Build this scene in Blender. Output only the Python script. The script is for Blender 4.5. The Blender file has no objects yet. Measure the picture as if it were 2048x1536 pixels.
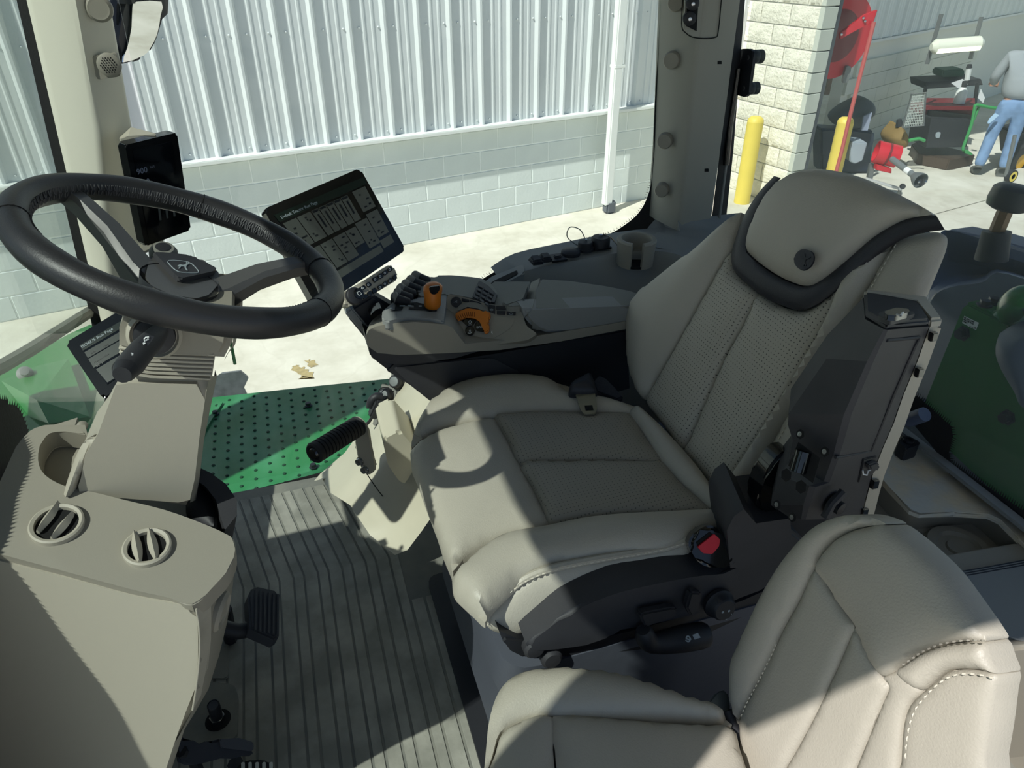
import bpy, bmesh, math, random
from mathutils import Vector as V, Matrix, noise
random.seed(7)
S = bpy.context.scene
C = S.collection
R = math.radians
# ---------------------------------------------------------------- camera
CAM_H, YAW, PITCH, FPX = 1.3, R(17.7), R(32.1), 1430.0
cam = bpy.data.objects.new('camera', bpy.data.cameras.new('camera'))
C.objects.link(cam); S.camera = cam
cam.location = (0, 0, CAM_H)
cam.rotation_euler = (R(90) - PITCH, 0, -YAW)
cam.data.sensor_width = 36; cam.data.lens = 36 * FPX / 2048
cam.data.clip_start = 0.02; cam.data.clip_end = 300
# ---------------------------------------------------------------- light
SUN_DIR = V((0.62, 0.36, -0.86)).normalized()      # direction the sunlight travels
wd = bpy.data.worlds.new('sky'); S.world = wd; wd.use_nodes = True
nt = wd.node_tree; bg = nt.nodes['Background']
sk = nt.nodes.new('ShaderNodeTexSky'); sk.sky_type = 'HOSEK_WILKIE'
sk.sun_direction = -SUN_DIR; sk.turbidity = 2.6; sk.ground_albedo = 0.5
hs = nt.nodes.new('ShaderNodeHueSaturation'); hs.inputs['Saturation'].default_value = .85; nt.links.new(sk.outputs[0], hs.inputs['Color']); nt.links.new(hs.outputs[0], bg.inputs[0]); bg.inputs[1].default_value = 2.3
sl = bpy.data.lights.new('sun', 'SUN'); sl.energy = 5.0; sl.angle = R(0.6); sl.color = (1, .97, .93)
so = bpy.data.objects.new('sun', sl); C.objects.link(so)
so.rotation_euler = SUN_DIR.to_track_quat('-Z', 'Y').to_euler(); so.location = (-6, -4, 12)
vs = S.view_settings
vs.view_transform = 'Standard'; vs.look = 'None'; vs.gamma = 1; vs.use_curve_mapping = False
vs.exposure = 0.1
# ---------------------------------------------------------------- pixel -> place
def ray(px, py):
    x = (px - 1024) / FPX; y = (768 - py) / FPX
    c, s = math.cos(PITCH), math.sin(PITCH)
    fw = c + s * y; up = c * y - s
    return V((fw * math.sin(YAW) + x * math.cos(YAW), fw * math.cos(YAW) - x * math.sin(YAW), up))
O = V((0, 0, CAM_H))
def PL(o, n):
    o = V(o); n = V(n)
    return lambda px, py: O + ray(px, py) * ((o - O).dot(n) / ray(px, py).dot(n))
def PX(v): return PL((v, 0, 0), (1, 0, 0))
def PY(v): return PL((0, v, 0), (0, 1, 0))
def PZ(v): return PL((0, 0, v), (0, 0, 1))
def pp(pl, pts): return [pl(*p) for p in pts]
def sc(ox, oy, k, pts): return [(ox + x * k, oy + y * k) for x, y in pts]      # crop pixels -> photo pixels
# ---------------------------------------------------------------- materials
def lin(c): 
    c = c / 255
    return c / 12.92 if c <= .04045 else ((c + .055) / 1.055) ** 2.4
def rgb(t): return tuple(lin(c) for c in t) + (1,)
MATS = {}
def mat(name, col, rough=.6, metal=0, var=0, vs=8, bump=0, bs=300, col2=None, spec=.5, coat=0, emit=None, es=1, dist=.002):
    m = bpy.data.materials.new(name); m.use_nodes = True; MATS[name] = m
    n = m.node_tree; b = n.nodes['Principled BSDF']; L = n.links.new
    b.inputs['Base Color'].default_value = rgb(col); b.inputs['Roughness'].default_value = rough
    b.inputs['Metallic'].default_value = metal; b.inputs['Specular IOR Level'].default_value = spec
    b.inputs['Coat Weight'].default_value = coat
    tc = n.nodes.new('ShaderNodeTexCoord')
    if var or col2:
        t = n.nodes.new('ShaderNodeTexNoise'); t.inputs['Scale'].default_value = vs; t.inputs['Detail'].default_value = 5
        L(tc.outputs['Object'], t.inputs['Vector'])
        mx = n.nodes.new('ShaderNodeMix'); mx.data_type = 'RGBA'
        c2 = rgb(col2) if col2 else tuple(x * (1 - var) for x in rgb(col)[:3]) + (1,)
        mx.inputs[6].default_value = rgb(col); mx.inputs[7].default_value = c2
        rp = n.nodes.new('ShaderNodeMapRange'); rp.inputs[1].default_value = .4; rp.inputs[2].default_value = .65
        L(t.outputs[0], rp.inputs[0]); L(rp.outputs[0], mx.inputs[0]); L(mx.outputs[2], b.inputs['Base Color'])
    if bump:
        t = n.nodes.new('ShaderNodeTexNoise'); t.inputs['Scale'].default_value = bs; t.inputs['Detail'].default_value = 2
        L(tc.outputs['Object'], t.inputs['Vector'])
        bp = n.nodes.new('ShaderNodeBump'); bp.inputs['Strength'].default_value = bump; bp.inputs['Distance'].default_value = dist
        L(t.outputs[0], bp.inputs['Height']); L(bp.outputs[0], b.inputs['Normal'])
    if emit:
        b.inputs['Emission Color'].default_value = rgb(emit); b.inputs['Emission Strength'].default_value = es
    return m
def glassmat(name, tint, gl=.05, milk=0, milkcol=(150, 160, 150)):
    m = bpy.data.materials.new(name); m.use_nodes = True; n = m.node_tree; n.nodes.clear(); L = n.links.new
    o = n.nodes.new('ShaderNodeOutputMaterial'); tr = n.nodes.new('ShaderNodeBsdfTransparent'); g = n.nodes.new('ShaderNodeBsdfGlossy')
    tr.inputs[0].default_value = tint + (1,); g.inputs['Roughness'].default_value = .02
    lw = n.nodes.new('ShaderNodeLayerWeight'); lw.inputs[0].default_value = .5
    pw = n.nodes.new('ShaderNodeMath'); pw.operation = 'POWER'; pw.inputs[1].default_value = 5; L(lw.outputs['Facing'], pw.inputs[0])
    fr = n.nodes.new('ShaderNodeMath'); fr.operation = 'MULTIPLY_ADD'; fr.inputs[1].default_value = .5; fr.inputs[2].default_value = gl * .5; L(pw.outputs[0], fr.inputs[0])
    mx = n.nodes.new('ShaderNodeMixShader'); L(fr.outputs[0], mx.inputs[0]); L(tr.outputs[0], mx.inputs[1]); L(g.outputs[0], mx.inputs[2])
    last = mx
    if milk:
        d = n.nodes.new('ShaderNodeBsdfDiffuse'); d.inputs[0].default_value = rgb(milkcol)
        m2 = n.nodes.new('ShaderNodeMixShader'); m2.inputs[0].default_value = milk
        L(mx.outputs[0], m2.inputs[1]); L(d.outputs[0], m2.inputs[2]); last = m2
    L(last.outputs[0], o.inputs[0]); return m
def perfmat(name, col, scale=150, rot=0, dark=.42):
    """leather with rows of small punched holes"""
    m = mat(name, col, .5, bump=.25, bs=500, dist=.001)
    n = m.node_tree; L = n.links.new; b = n.nodes['Principled BSDF']
    tc = n.nodes.new('ShaderNodeTexCoord')
    vo = n.nodes.new('ShaderNodeTexVoronoi'); vo.inputs['Scale'].default_value = scale; vo.inputs['Randomness'].default_value = .12
    mp = n.nodes.new('ShaderNodeMapping'); mp.inputs['Rotation'].default_value = (0, rot, 0); L(tc.outputs['Object'], mp.inputs['Vector'])
    vo.voronoi_dimensions = '2D'; L(mp.outputs[0], vo.inputs['Vector'])
    lt = n.nodes.new('ShaderNodeMath'); lt.operation = 'LESS_THAN'; lt.inputs[1].default_value = .135
    L(vo.outputs['Distance'], lt.inputs[0])
    mx = n.nodes.new('ShaderNodeMix'); mx.data_type = 'RGBA'; mx.inputs[6].default_value = rgb(col); mx.inputs[7].default_value = rgb(tuple(c * dark for c in col))
    L(lt.outputs[0], mx.inputs[0]); L(mx.outputs[2], b.inputs['Base Color'])
    return m
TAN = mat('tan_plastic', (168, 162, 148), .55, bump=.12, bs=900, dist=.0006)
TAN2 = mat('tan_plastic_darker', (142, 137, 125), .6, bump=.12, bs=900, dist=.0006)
POST = mat('grey_tan_post_trim', (150, 148, 138), .6, bump=.1, bs=900, dist=.0006)
GREY = mat('slate_plastic', (132, 134, 133), .6, bump=.12, bs=800, dist=.0006)
GREY2 = mat('mid_grey_plastic', (118, 118, 112), .62, bump=.2, bs=700, dist=.0008)
BLK = mat('black_plastic', (33, 34, 39), .55, bump=.12, bs=700, dist=.0006)
BLK2 = mat('charcoal_plastic', (50, 50, 54), .6, var=.18, vs=14, bump=.15, bs=600, dist=.0006)
GLOSS = mat('gloss_black', (10, 11, 13), .12, coat=.3)
RUB = mat('black_rubber', (30, 30, 32), .75, bump=.2, bs=200)
HOLE = mat('deep_black', (8, 8, 9), .9)
LEA = mat('tan_leather', (175, 169, 156), .46, var=.06, vs=5, bump=.35, bs=420, dist=.0012)
LEAP = perfmat('tan_perforated_leather', (146, 140, 128), dark=.66)
LEAB = perfmat('tan_perforated_back_leather', (172, 166, 152), rot=R(65))
LEAD = mat('dark_leather_trim', (38, 38, 44), .5, bump=.3, bs=420, dist=.001)
STIT = mat('pale_thread', (205, 198, 182), .8)
WHL = mat('wheel_leather', (37, 37, 40), .45, bump=.25, bs=500, dist=.0008)
SPK = mat('spoke_metallic_grey', (88, 87, 86), .38, metal=.25)
WHT = mat('white_print', (225, 228, 228), .6)
LBL = mat('pale_print', (150, 160, 165), .6)
ORG = mat('orange_plastic', (196, 112, 30), .42, bump=.08, bs=500)
CHR = mat('zinc_steel', (190, 192, 195), .25, metal=1)
BOLT = mat('dark_bolt_steel', (70, 72, 78), .4, metal=.8)
RED = mat('red_button', (200, 30, 45), .45)
GRN = mat('green_paint', (48, 130, 62), .3, coat=.4, var=.06, vs=10)
GRND = mat('deep_green_paint', (24, 108, 48), .28, coat=.4)
GRNP = mat('green_step_plate', (40, 116, 66), .42, col2=(66, 134, 94), vs=7, coat=.15)
MATF = mat('floor_mat', (128, 127, 118), .75, col2=(108, 109, 104), vs=9, bump=.3, bs=120)
CREAM = mat('cream_painted_panel', (212, 208, 192), .5, bump=.05, bs=600)
WPAN = mat('white_metal_siding', (206, 212, 212), .42, metal=0, var=.05, vs=1.5)
WTRIM = mat('white_metal_trim', (222, 226, 222), .45)
BLOCK = mat('painted_block', (214, 222, 219), .8, var=.06, vs=3, bump=.4, bs=40, dist=.004)
MORT = mat('painted_mortar', (238, 243, 240), .85)
SPLIT = mat('split_face_block', (238, 234, 216), .9, var=.1, vs=14, bump=.8, bs=30, dist=.02)
MORT2 = mat('pale_mortar', (186, 188, 184), .9)
JAMB = mat('jamb_block', (196, 200, 188), .8, bump=.3, bs=60, dist=.003)
YEL = mat('yellow_bollard_paint', (238, 214, 98), .5, var=.06, vs=6)
NAVY = mat('blue_black_moulded_plastic', (86, 96, 118), .5, bump=.2, bs=300, dist=.0008)
GARW = mat('garage_block', (226, 226, 210), .85, var=.05, vs=3)
SCRB = mat('screen_black', (4, 5, 8), .08, coat=.5)
DIRT = mat('dusty_tan_panel', (196, 192, 180), .75, col2=(210, 194, 164), vs=18, bump=.5, bs=60, dist=.003)
GL_SIDE = glassmat('side_glass', (.95, .98, .96), .03)
GL_REAR = glassmat('rear_glass', (.90, .94, .93), .05, .08, (200, 208, 204))  # milky share stands in for reflected haze on the rear pane
GL_WIND = glassmat('windscreen_glass', (.90, .95, .92), .04, .12, (160, 174, 164))  # grey-green milk puts the screen's reflected haze into the glass colour
# ---------------------------------------------------------------- objects
WORLD = {}
def wloc(o): return WORLD.get(o.name, V((0, 0, 0)))
def link(name, me, m, parent, loc, smooth=None):
    o = bpy.data.objects.new(name, me); C.objects.link(o)
    if m is not None and not me.materials: me.materials.append(m)
    if parent: o.parent = parent; o.location = V(loc) - wloc(parent)
    else: o.location = loc
    WORLD[o.name] = V(loc)
    return o
def obj(name, bm, m, parent=None, smooth=40, label=None):
    """one mesh object; its origin sits at its parent's origin, or at the foot of its own box when top-level"""
    bmesh.ops.recalc_face_normals(bm, faces=bm.faces[:])
    if parent: loc = wloc(parent)
    else:
        xs = [v.co for v in bm.verts]
        loc = V(((min(p.x for p in xs) + max(p.x for p in xs)) / 2, (min(p.y for p in xs) + max(p.y for p in xs)) / 2, min(p.z for p in xs)))
    bm.transform(Matrix.Translation(-loc))
    if smooth:
        a = R(smooth)
        for f in bm.faces: f.smooth = True
        for e in bm.edges: e.smooth = len(e.link_faces) == 2 and e.calc_face_angle(0) < a
    me = bpy.data.meshes.new(name); bm.to_mesh(me); bm.free()
    o = link(name, me, m, parent, loc)
    if label: o['label'] = label
    return o
def tag(o, label, cat, group=None):
    o['label'] = label; o['category'] = cat
    if group: o['group'] = group
    return o
def thing(name, label, cat, loc, group=None):
    o = bpy.data.objects.new(name, None); C.objects.link(o); o.location = loc; o.empty_display_size = .05
    WORLD[o.name] = V(loc)
    return tag(o, label, cat, group)
def struct(o): o['kind'] = 'structure'; return o
# ---------------------------------------------------------------- shapes (each adds to a bmesh and returns it)
def NB(bm): return bm if bm is not None else bmesh.new()
def cr(pts, n=4, closed=True):
    """Catmull-Rom through pixels or points"""
    P = [V(p) for p in pts]; N = len(P); out = []
    for i in range(N if closed else N - 1):
        g = (lambda k: P[k % N]) if closed else (lambda k: P[max(0, min(N - 1, k))])
        a, b, c, d = g(i - 1), g(i), g(i + 1), g(i + 2)
        for k in range(n):
            t = k / n
            out.append(.5 * ((2 * b) + (c - a) * t + (2 * a - 5 * b + 4 * c - d) * t * t + (3 * b - a - 3 * c + d) * t ** 3))
    if not closed: out.append(P[-1].copy())
    return [tuple(p) for p in out]
def fillet(pts, r, n=4):
    """round the corners of a closed 2-D or 3-D polygon"""
    P = [V(p) for p in pts]; N = len(P); out = []
    for i in range(N):
        a, b, c = P[i - 1], P[i], P[(i + 1) % N]
        d1 = min(r, (a - b).length * .45); d2 = min(r, (c - b).length * .45)
        p = b + (a - b).normalized() * d1; q = b + (c - b).normalized() * d2
        for k in range(n + 1):
            t = k / n; out.append((1 - t) ** 2 * p + 2 * t * (1 - t) * b + t * t * q)
    return [tuple(p) for p in out]
def prism(pts, vec, bm=None, bev=0, seg=2):
    bm = NB(bm); vec = V(vec); b2 = bmesh.new()
    a = [b2.verts.new(p) for p in pts]; b = [b2.verts.new(V(p) + vec) for p in pts]; N = len(a)
    fa = b2.faces.new(a); fb = b2.faces.new(b[::-1])
    for i in range(N): b2.faces.new((a[i], b[i], b[(i + 1) % N], a[(i + 1) % N]))
    if bev:
        es = list(set(fa.edges[:] + fb.edges[:]))
        if N <= 8: es = b2.edges[:]
        try: bmesh.ops.bevel(b2, geom=es, offset=bev, segments=seg, affect='EDGES', clamp_overlap=True)
        except Exception: pass
    return merge(bm, b2)
def merge(bm, b2):
    me = bpy.data.meshes.new('_t'); b2.to_mesh(me); b2.free(); bm.from_mesh(me); bpy.data.meshes.remove(me); return bm
def box(c, s, bm=None, bev=0, rot=None, seg=2):
    b2 = bmesh.new(); bmesh.ops.create_cube(b2, size=1)
    bmesh.ops.scale(b2, vec=V(s), verts=b2.verts)
    if bev: bmesh.ops.bevel(b2, geom=b2.edges[:], offset=bev, segments=seg, affect='EDGES', clamp_overlap=True)
    if rot is not None: b2.transform(rot.to_4x4())
    b2.transform(Matrix.Translation(V(c)))
    return merge(NB(bm), b2)
def frame(d):
    d = V(d).normalized(); u = d.cross(V((0, 0, 1)))
    if u.length < 1e-3: u = d.cross(V((0, 1, 0)))
    u.normalize(); return u, d.cross(u).normalized()
def tube(pts, r, bm=None, n=12, closed=False, cap=True):
    bm = NB(bm); P = [V(p) for p in pts]; N = len(P); rings = []; u = None
    for i, p in enumerate(P):
        if closed: d = P[(i + 1) % N] - P[i - 1]
        else: d = P[min(i + 1, N - 1)] - P[max(i - 1, 0)]
        d.normalize()
        if u is None: u = frame(d)[0]
        u = (u - d * u.dot(d)).normalized(); w = d.cross(u)
        rr = r[i] if isinstance(r, (list, tuple)) else r
        rings.append([bm.verts.new(p + (u * math.cos(2 * math.pi * k / n) + w * math.sin(2 * math.pi * k / n)) * rr) for k in range(n)])
    for i in range(N if closed else N - 1):
        a, b = rings[i], rings[(i + 1) % N]; sh = 0
        if closed and i == N - 1:
            sh = min(range(n), key=lambda s: (a[0].co - b[s].co).length)
        for k in range(n): bm.faces.new((a[k], a[(k + 1) % n], b[(k + 1 + sh) % n], b[(k + sh) % n]))
    if cap and not closed: bm.faces.new(rings[0][::-1]); bm.faces.new(rings[-1])
    return bm
def lathe(prof, o, ax, bm=None, n=24):
    bm = NB(bm); o = V(o); ax = V(ax).normalized(); u, w = frame(ax); rings = []
    for r, h in prof:
        if r < 1e-6: rings.append([bm.verts.new(o + ax * h)])
        else: rings.append([bm.verts.new(o + ax * h + (u * math.cos(2 * math.pi * k / n) + w * math.sin(2 * math.pi * k / n)) * r) for k in range(n)])
    for a, b in zip(rings, rings[1:]):
        for k in range(n):
            k2 = (k + 1) % n
            if len(a) == 1 and len(b) == 1: continue
            if len(a) == 1: bm.faces.new((a[0], b[k], b[k2]))
            elif len(b) == 1: bm.faces.new((a[k], b[0], a[k2]))
            else: bm.faces.new((a[k], b[k], b[k2], a[k2]))
    return bm
def loft(rings, bm=None, cap=True, closed=True):
    bm = NB(bm); rs = [[bm.verts.new(p) for p in r] for r in rings]; n = len(rs[0])
    for a, b in zip(rs, rs[1:]):
        for k in range(n if closed else n - 1): bm.faces.new((a[k], a[(k + 1) % n], b[(k + 1) % n], b[k]))
    if cap and closed: bm.faces.new(rs[0][::-1]); bm.faces.new(rs[-1])
    return bm
from mathutils.geometry import delaunay_2d_cdt
def pillow(out, nrm, h, bm=None, rings=7, skirt=.01, p=3.0, cen=None, bow=None, roll=None):
    """soft upholstered panel: outline, outward normal, rise of its middle; rounded towards its seams, rim turned down by skirt"""
    bm = NB(bm); P = [V(q) for q in out]; nrm = V(nrm).normalized(); c = sum(P, V((0, 0, 0))) / len(P); u, w = frame(nrm)
    Q = [V(((q - c).dot(u), (q - c).dot(w))) for q in P]; hh = [(q - c).dot(nrm) for q in P]
    x0, x1 = min(q.x for q in Q), max(q.x for q in Q); y0, y1 = min(q.y for q in Q), max(q.y for q in Q)
    st = max(math.sqrt((x1 - x0) * (y1 - y0) / 420), .004); n = len(Q)
    def dist(p):
        best = 9; inside = False
        for i in range(n):
            a, b = Q[i], Q[(i + 1) % n]; ab = b - a; t = max(0, min(1, (p - a).dot(ab) / (ab.length_squared or 1e-12)))
            best = min(best, (p - a - ab * t).length)
            if (a.y > p.y) != (b.y > p.y) and p.x < (b.x - a.x) * (p.y - a.y) / (b.y - a.y) + a.x: inside = not inside
        return best, inside
    pts = list(Q); ht = [0.0] * n; raw = []
    yy = y0 + st * .5; r = 0
    while yy < y1:
        xx = x0 + (st * .5 if r % 2 else st)
        while xx < x1:
            d, ins = dist(V((xx, yy)))
            if ins and d > st * .35: raw.append((V((xx, yy)), d))
            xx += st
        yy += st * .87; r += 1
    dm = max([d for _, d in raw] or [1]); ro = min(roll or max(h * 2.2, .012), dm)
    for q, d in raw:
        e = min(d / ro, 1); pts.append(q); ht.append(h * (.8 * math.sqrt(1 - (1 - e) ** 2) + .2 * (d / dm)))
    vo, eo, fo, ov, oe, of = delaunay_2d_cdt(pts, [(i, (i + 1) % n) for i in range(n)], [], 1, 1e-7)
    vv = []
    mh = sum(hh) / n
    for q, src in zip(vo, ov):
        k = src[0] if src else None
        z = (hh[k] if k is not None and k < n else 0) + (ht[k] if k is not None else 0)
        vv.append(bm.verts.new(c + u * q.x + w * q.y + nrm * z))
    for f in fo:
        try: bm.faces.new([vv[k] for k in f])
        except ValueError: pass
    idx = {}
    for k, src in enumerate(ov):
        for o_ in src:
            if o_ < n: idx[o_] = k
    lo = [bm.verts.new(q - nrm * skirt) for q in P]
    for k in range(n):
        a, b = vv[idx[k]], vv[idx[(k + 1) % n]]
        if a is not b: bm.faces.new((a, lo[k], lo[(k + 1) % n], b))
    return bm
def facets(verts, faces, bm=None):
    bm = NB(bm); vv = [bm.verts.new(p) for p in verts]
    for f in faces: bm.faces.new([vv[i] for i in f])
    return bm
def text(name, s, m, parent, o, u, v, size, depth=.0004, align='LEFT'):
    """lettering lying on a surface: origin o, reading direction u, up direction v"""
    cu = bpy.data.curves.new('_f', 'FONT'); cu.body = s; cu.size = size; cu.extrude = depth; cu.align_x = align; cu.resolution_u = 2
    ob = bpy.data.objects.new('_f', cu); C.objects.link(ob)
    dg = bpy.context.evaluated_depsgraph_get(); me = bpy.data.meshes.new_from_object(ob.evaluated_get(dg))
    bpy.data.objects.remove(ob); bpy.data.curves.remove(cu)
    bm = bmesh.new(); bm.from_mesh(me); bpy.data.meshes.remove(me)
    u = V(u).normalized(); v = V(v); v = (v - u * v.dot(u)).normalized(); w = u.cross(v)
    M = Matrix((u, v, w)).transposed().to_4x4(); M.translation = V(o); bm.transform(M)
    return obj(name, bm, m, parent, smooth=0)
def stitches(path, nrm, length, gap, r, m, parent, name='stitch_row'):
    """a row of thread stitches along a seam, as one part"""
    P = [V(p) for p in path]; bm = bmesh.new(); acc = 0; nrm = V(nrm).normalized()
    segs = list(zip(P, P[1:])); total = sum((b - a).length for a, b in segs); d = 0
    def atd(x):
        for a, b in segs:
            l = (b - a).length
            if x <= l: return a + (b - a) * (x / l if l else 0)
            x -= l
        return P[-1]
    while d + length < total:
        a, b = atd(d), atd(d + length); tube([a, (a + b) / 2 + nrm * r, b], [r * .6, r, r * .6], bm, n=5); d += length + gap
    o = obj(name, bm, m, parent); o['kind'] = 'stuff'; return o
# ================================================================ outside: yard, building, garage
GZ = -1.32
WA = R(78.3); wv = V((math.sin(WA), math.cos(WA), 0)); wn = V((-math.cos(WA), math.sin(WA), 0)); WB = V((2.097, 6.989, GZ))
def W(s, t, z=GZ): return V((WB.x, WB.y, 0)) + wv * s + wn * t + V((0, 0, z))
WROT = Matrix((wv, wn, V((0, 0, 1)))).transposed()      # local x along the wall, y away, z up
def wallobj(name, me, m, parent, s, t, z, rz=0):
    o = link(name, me, m, parent, W(s, t, z)); o.rotation_euler = (0, 0, math.atan2(wv.y, wv.x) + rz); return o
def meshof(bm, name, smooth=35):
    bmesh.ops.recalc_face_normals(bm, faces=bm.faces[:])
    for f in bm.faces: f.smooth = True
    for e in bm.edges: e.smooth = len(e.link_faces) == 2 and e.calc_face_angle(0) < R(smooth)
    me = bpy.data.meshes.new(name); bm.to_mesh(me); bm.free(); return me
# --- concrete yard
def concrete():
    m = mat('yard_concrete', (216, 212, 198), .9, bump=.15, bs=25, dist=.004)
    n = m.node_tree; L = n.links.new; b = n.nodes['Principled BSDF']; tc = n.nodes.new('ShaderNodeTexCoord')
    a = n.nodes.new('ShaderNodeTexNoise'); a.inputs['Scale'].default_value = 1.3; a.inputs['Detail'].default_value = 8; a.inputs['Roughness'].default_value = .7
    r1 = n.nodes.new('ShaderNodeValToRGB'); r1.color_ramp.elements[0].position = .35; r1.color_ramp.elements[0].color = rgb((190, 186, 170))
    r1.color_ramp.elements[1].position = .7; r1.color_ramp.elements[1].color = rgb((226, 223, 210))
    L(tc.outputs['Object'], a.inputs['Vector']); L(a.outputs[0], r1.inputs[0])
    w = n.nodes.new('ShaderNodeTexWave'); w.inputs['Scale'].default_value = .9; w.inputs['Distortion'].default_value = 18; w.inputs['Detail'].default_value = 3
    L(tc.outputs['Object'], w.inputs['Vector'])
    lt = n.nodes.new('ShaderNodeMath'); lt.operation = 'GREATER_THAN'; lt.inputs[1].default_value = .985; L(w.outputs[1], lt.inputs[0])
    mx = n.nodes.new('ShaderNodeMix'); mx.data_type = 'RGBA'; L(r1.outputs[0], mx.inputs[6]); mx.inputs[7].default_value = rgb((176, 172, 156))
    ml = n.nodes.new('ShaderNodeMath'); ml.operation = 'MULTIPLY'; ml.inputs[1].default_value = .12; L(lt.outputs[0], ml.inputs[0]); L(ml.outputs[0], mx.inputs[0])
    L(mx.outputs[2], b.inputs['Base Color']); return m
CONC = concrete()
bm = facets([(-40, -30, GZ), (45, -30, GZ), (45, 40, GZ), (-40, 40, GZ)], [(0, 1, 2, 3)])
g = struct(obj('ground', bm, CONC, smooth=0))
SAWN = mat('sawn_joint', (120, 116, 104), .9)
for pts in [[(2048, 512), (1700, 560)], [(1820, 442), (2048, 380)]]:
    a, b = pp(PZ(GZ), pts); a, b = a + (a - b) * .4, b + (b - a) * 1.5; d = (b - a).normalized(); q = V((-d.y, d.x, 0)) * .006; z = V((0, 0, .002))
    obj('sawn_joint', facets([a + q + z, b + q + z, b - q + z, a - q + z], [(0, 1, 2, 3)]), SAWN, g, smooth=0)
STAIN = mat('tan_oil_stain', (176, 160, 116), .85, var=.2, vs=30)
for k, px in enumerate([[(583, 735), (592, 730), (604, 736), (616, 742), (628, 752), (620, 757), (610, 753), (600, 758), (596, 748)], [(612, 722), (622, 719), (632, 726), (627, 733), (618, 730)]]):
    pts = pp(PZ(GZ + .003), px); rr = random.Random(k); P2 = []
    for p in cr(pts, 4): P2.append(V(p) + V((rr.uniform(-.02, .02), rr.uniform(-.02, .02), 0)))
    obj('oil_stain', facets(P2, [tuple(range(len(P2)))]), STAIN, g, smooth=0)
# --- white building wall: block wainscot and ribbed metal siding
SILL = -.275
wall = struct(obj('wall_back', box(W(-3.2, .13, 1.0), (12.4, .2, 4.7), rot=WROT), MORT, smooth=0))
bw, bh, gap = .4, .2025, .011
bme = meshof(box((bw / 2, -.0, bh / 2), (bw - gap, .05, bh - gap), bev=.004, seg=1), 'block_mesh')
bhf = meshof(box((bw / 4, -.0, bh / 2), (bw / 2 - gap, .05, bh - gap), bev=.004, seg=1), 'half_block_mesh')
rows = 5
for r in range(rows):
    off = (r % 2) * bw / 2; s = -6.0 + off
    while s < 2.95:
        wallobj('block', bme, BLOCK, wall, s, .05, GZ + r * bh + .0); s += bw
cap = obj('sill_trim', box(W(-3.2, -.05, SILL + .01), (12.4, .11, .035), rot=WROT, bev=.006), WTRIM, wall)
# ribbed sheet, 0.915 wide with three tall ribs and low stiffening ribs between
def sheet(top):
    prof = []; p = .305
    for k in range(3):
        x = k * p
        prof += [(x, 0), (x + .022, -.032), (x + .042, -.032), (x + .064, 0), (x + .145, 0), (x + .155, -.006), (x + .168, -.006), (x + .178, 0), (x + .222, 0), (x + .232, -.006), (x + .245, -.006), (x + .255, 0)]
    prof.append((3 * p, 0)); b = bmesh.new()
    lo = [b.verts.new((x, y, 0)) for x, y in prof]; hi = [b.verts.new((x, y, top)) for x, y in prof]
    for i in range(len(prof) - 1): b.faces.new((lo[i], lo[i + 1], hi[i + 1], hi[i]))
    for k in range(3):
        for zz in (.05, .9, 1.75):
            for dx in (-.02, .115): 
                if k or dx > 0: lathe([(.009, 0), (.009, .006), (.004, .011), (0, .011)], (k * p + dx, 0, zz), (0, -1, 0), b, n=6)
    return b
shm = meshof(sheet(3.6), 'siding_mesh', 20)
s = -6.32
while s < 3.0:
    wallobj('siding_sheet', shm, WPAN, wall, s, .0, SILL + .02); s += .915
# downspout
dp = thing('downspout', 'white square downspout with a grey ribbed foot on the siding wall', 'downspout', W(1.29, -.12))
ps = []
a, b = W(1.29, -.17, GZ), W(1.22, -.17, 3.2)
obj('pipe', box((a + b) / 2 + V((0, 0, .06)), (.1, .085, 4.45), rot=WROT, bev=.012), WTRIM, dp)
obj('boot', box(W(1.29, -.17, GZ + .07), (.125, .11, .14), rot=WROT, bev=.02), mat('grey_ribbed_rubber', (92, 98, 104), .7), dp)
obj('strap', box(W(1.27, -.165, .19), (.125, .1, .03), rot=WROT, bev=.004), WTRIM, dp)
# --- split-face wing wall and garage front
WS, WT = 3.1, -1.0
wing = struct(obj('wall_right', box(W(WS + .105, WT / 2 + .02, 1.0), (.15, abs(WT) + .04, 4.7), rot=WROT), MORT2, smooth=0))
rndm = random.Random(3); variants = []
for k in range(5):
    b = bmesh.new(); nx, nz = 9, 5; wd_, ht = .4 - .012, .2025 - .012; vv = {}
    for i in range(nx + 1):
        for j in range(nz + 1):
            e = min(i, nx - i, j, nz - j); d = 0 if e == 0 else .012 + .022 * noise.noise(V((i * .9, j * .9, k * 7.3))) + rndm.uniform(-.004, .004)
            vv[i, j] = b.verts.new((.006 + wd_ * i / nx, -max(d, 0), .006 + ht * j / nz))
    for i in range(nx):
        for j in range(nz): b.faces.new((vv[i, j], vv[i + 1, j], vv[i + 1, j + 1], vv[i, j + 1]))
    rim = [vv[i, 0] for i in range(nx + 1)] + [vv[nx, j] for j in range(1, nz + 1)] + [vv[i, nz] for i in range(nx - 1, -1, -1)] + [vv[0, j] for j in range(nz - 1, 0, -1)]
    bk = [b.verts.new((v.co.x, .02, v.co.z)) for v in rim]
    for q in range(len(rim)): b.faces.new((rim[q], bk[q], bk[(q + 1) % len(rim)], rim[(q + 1) % len(rim)]))
    variants.append(meshof(b, 'split_block_mesh', 60))
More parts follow.
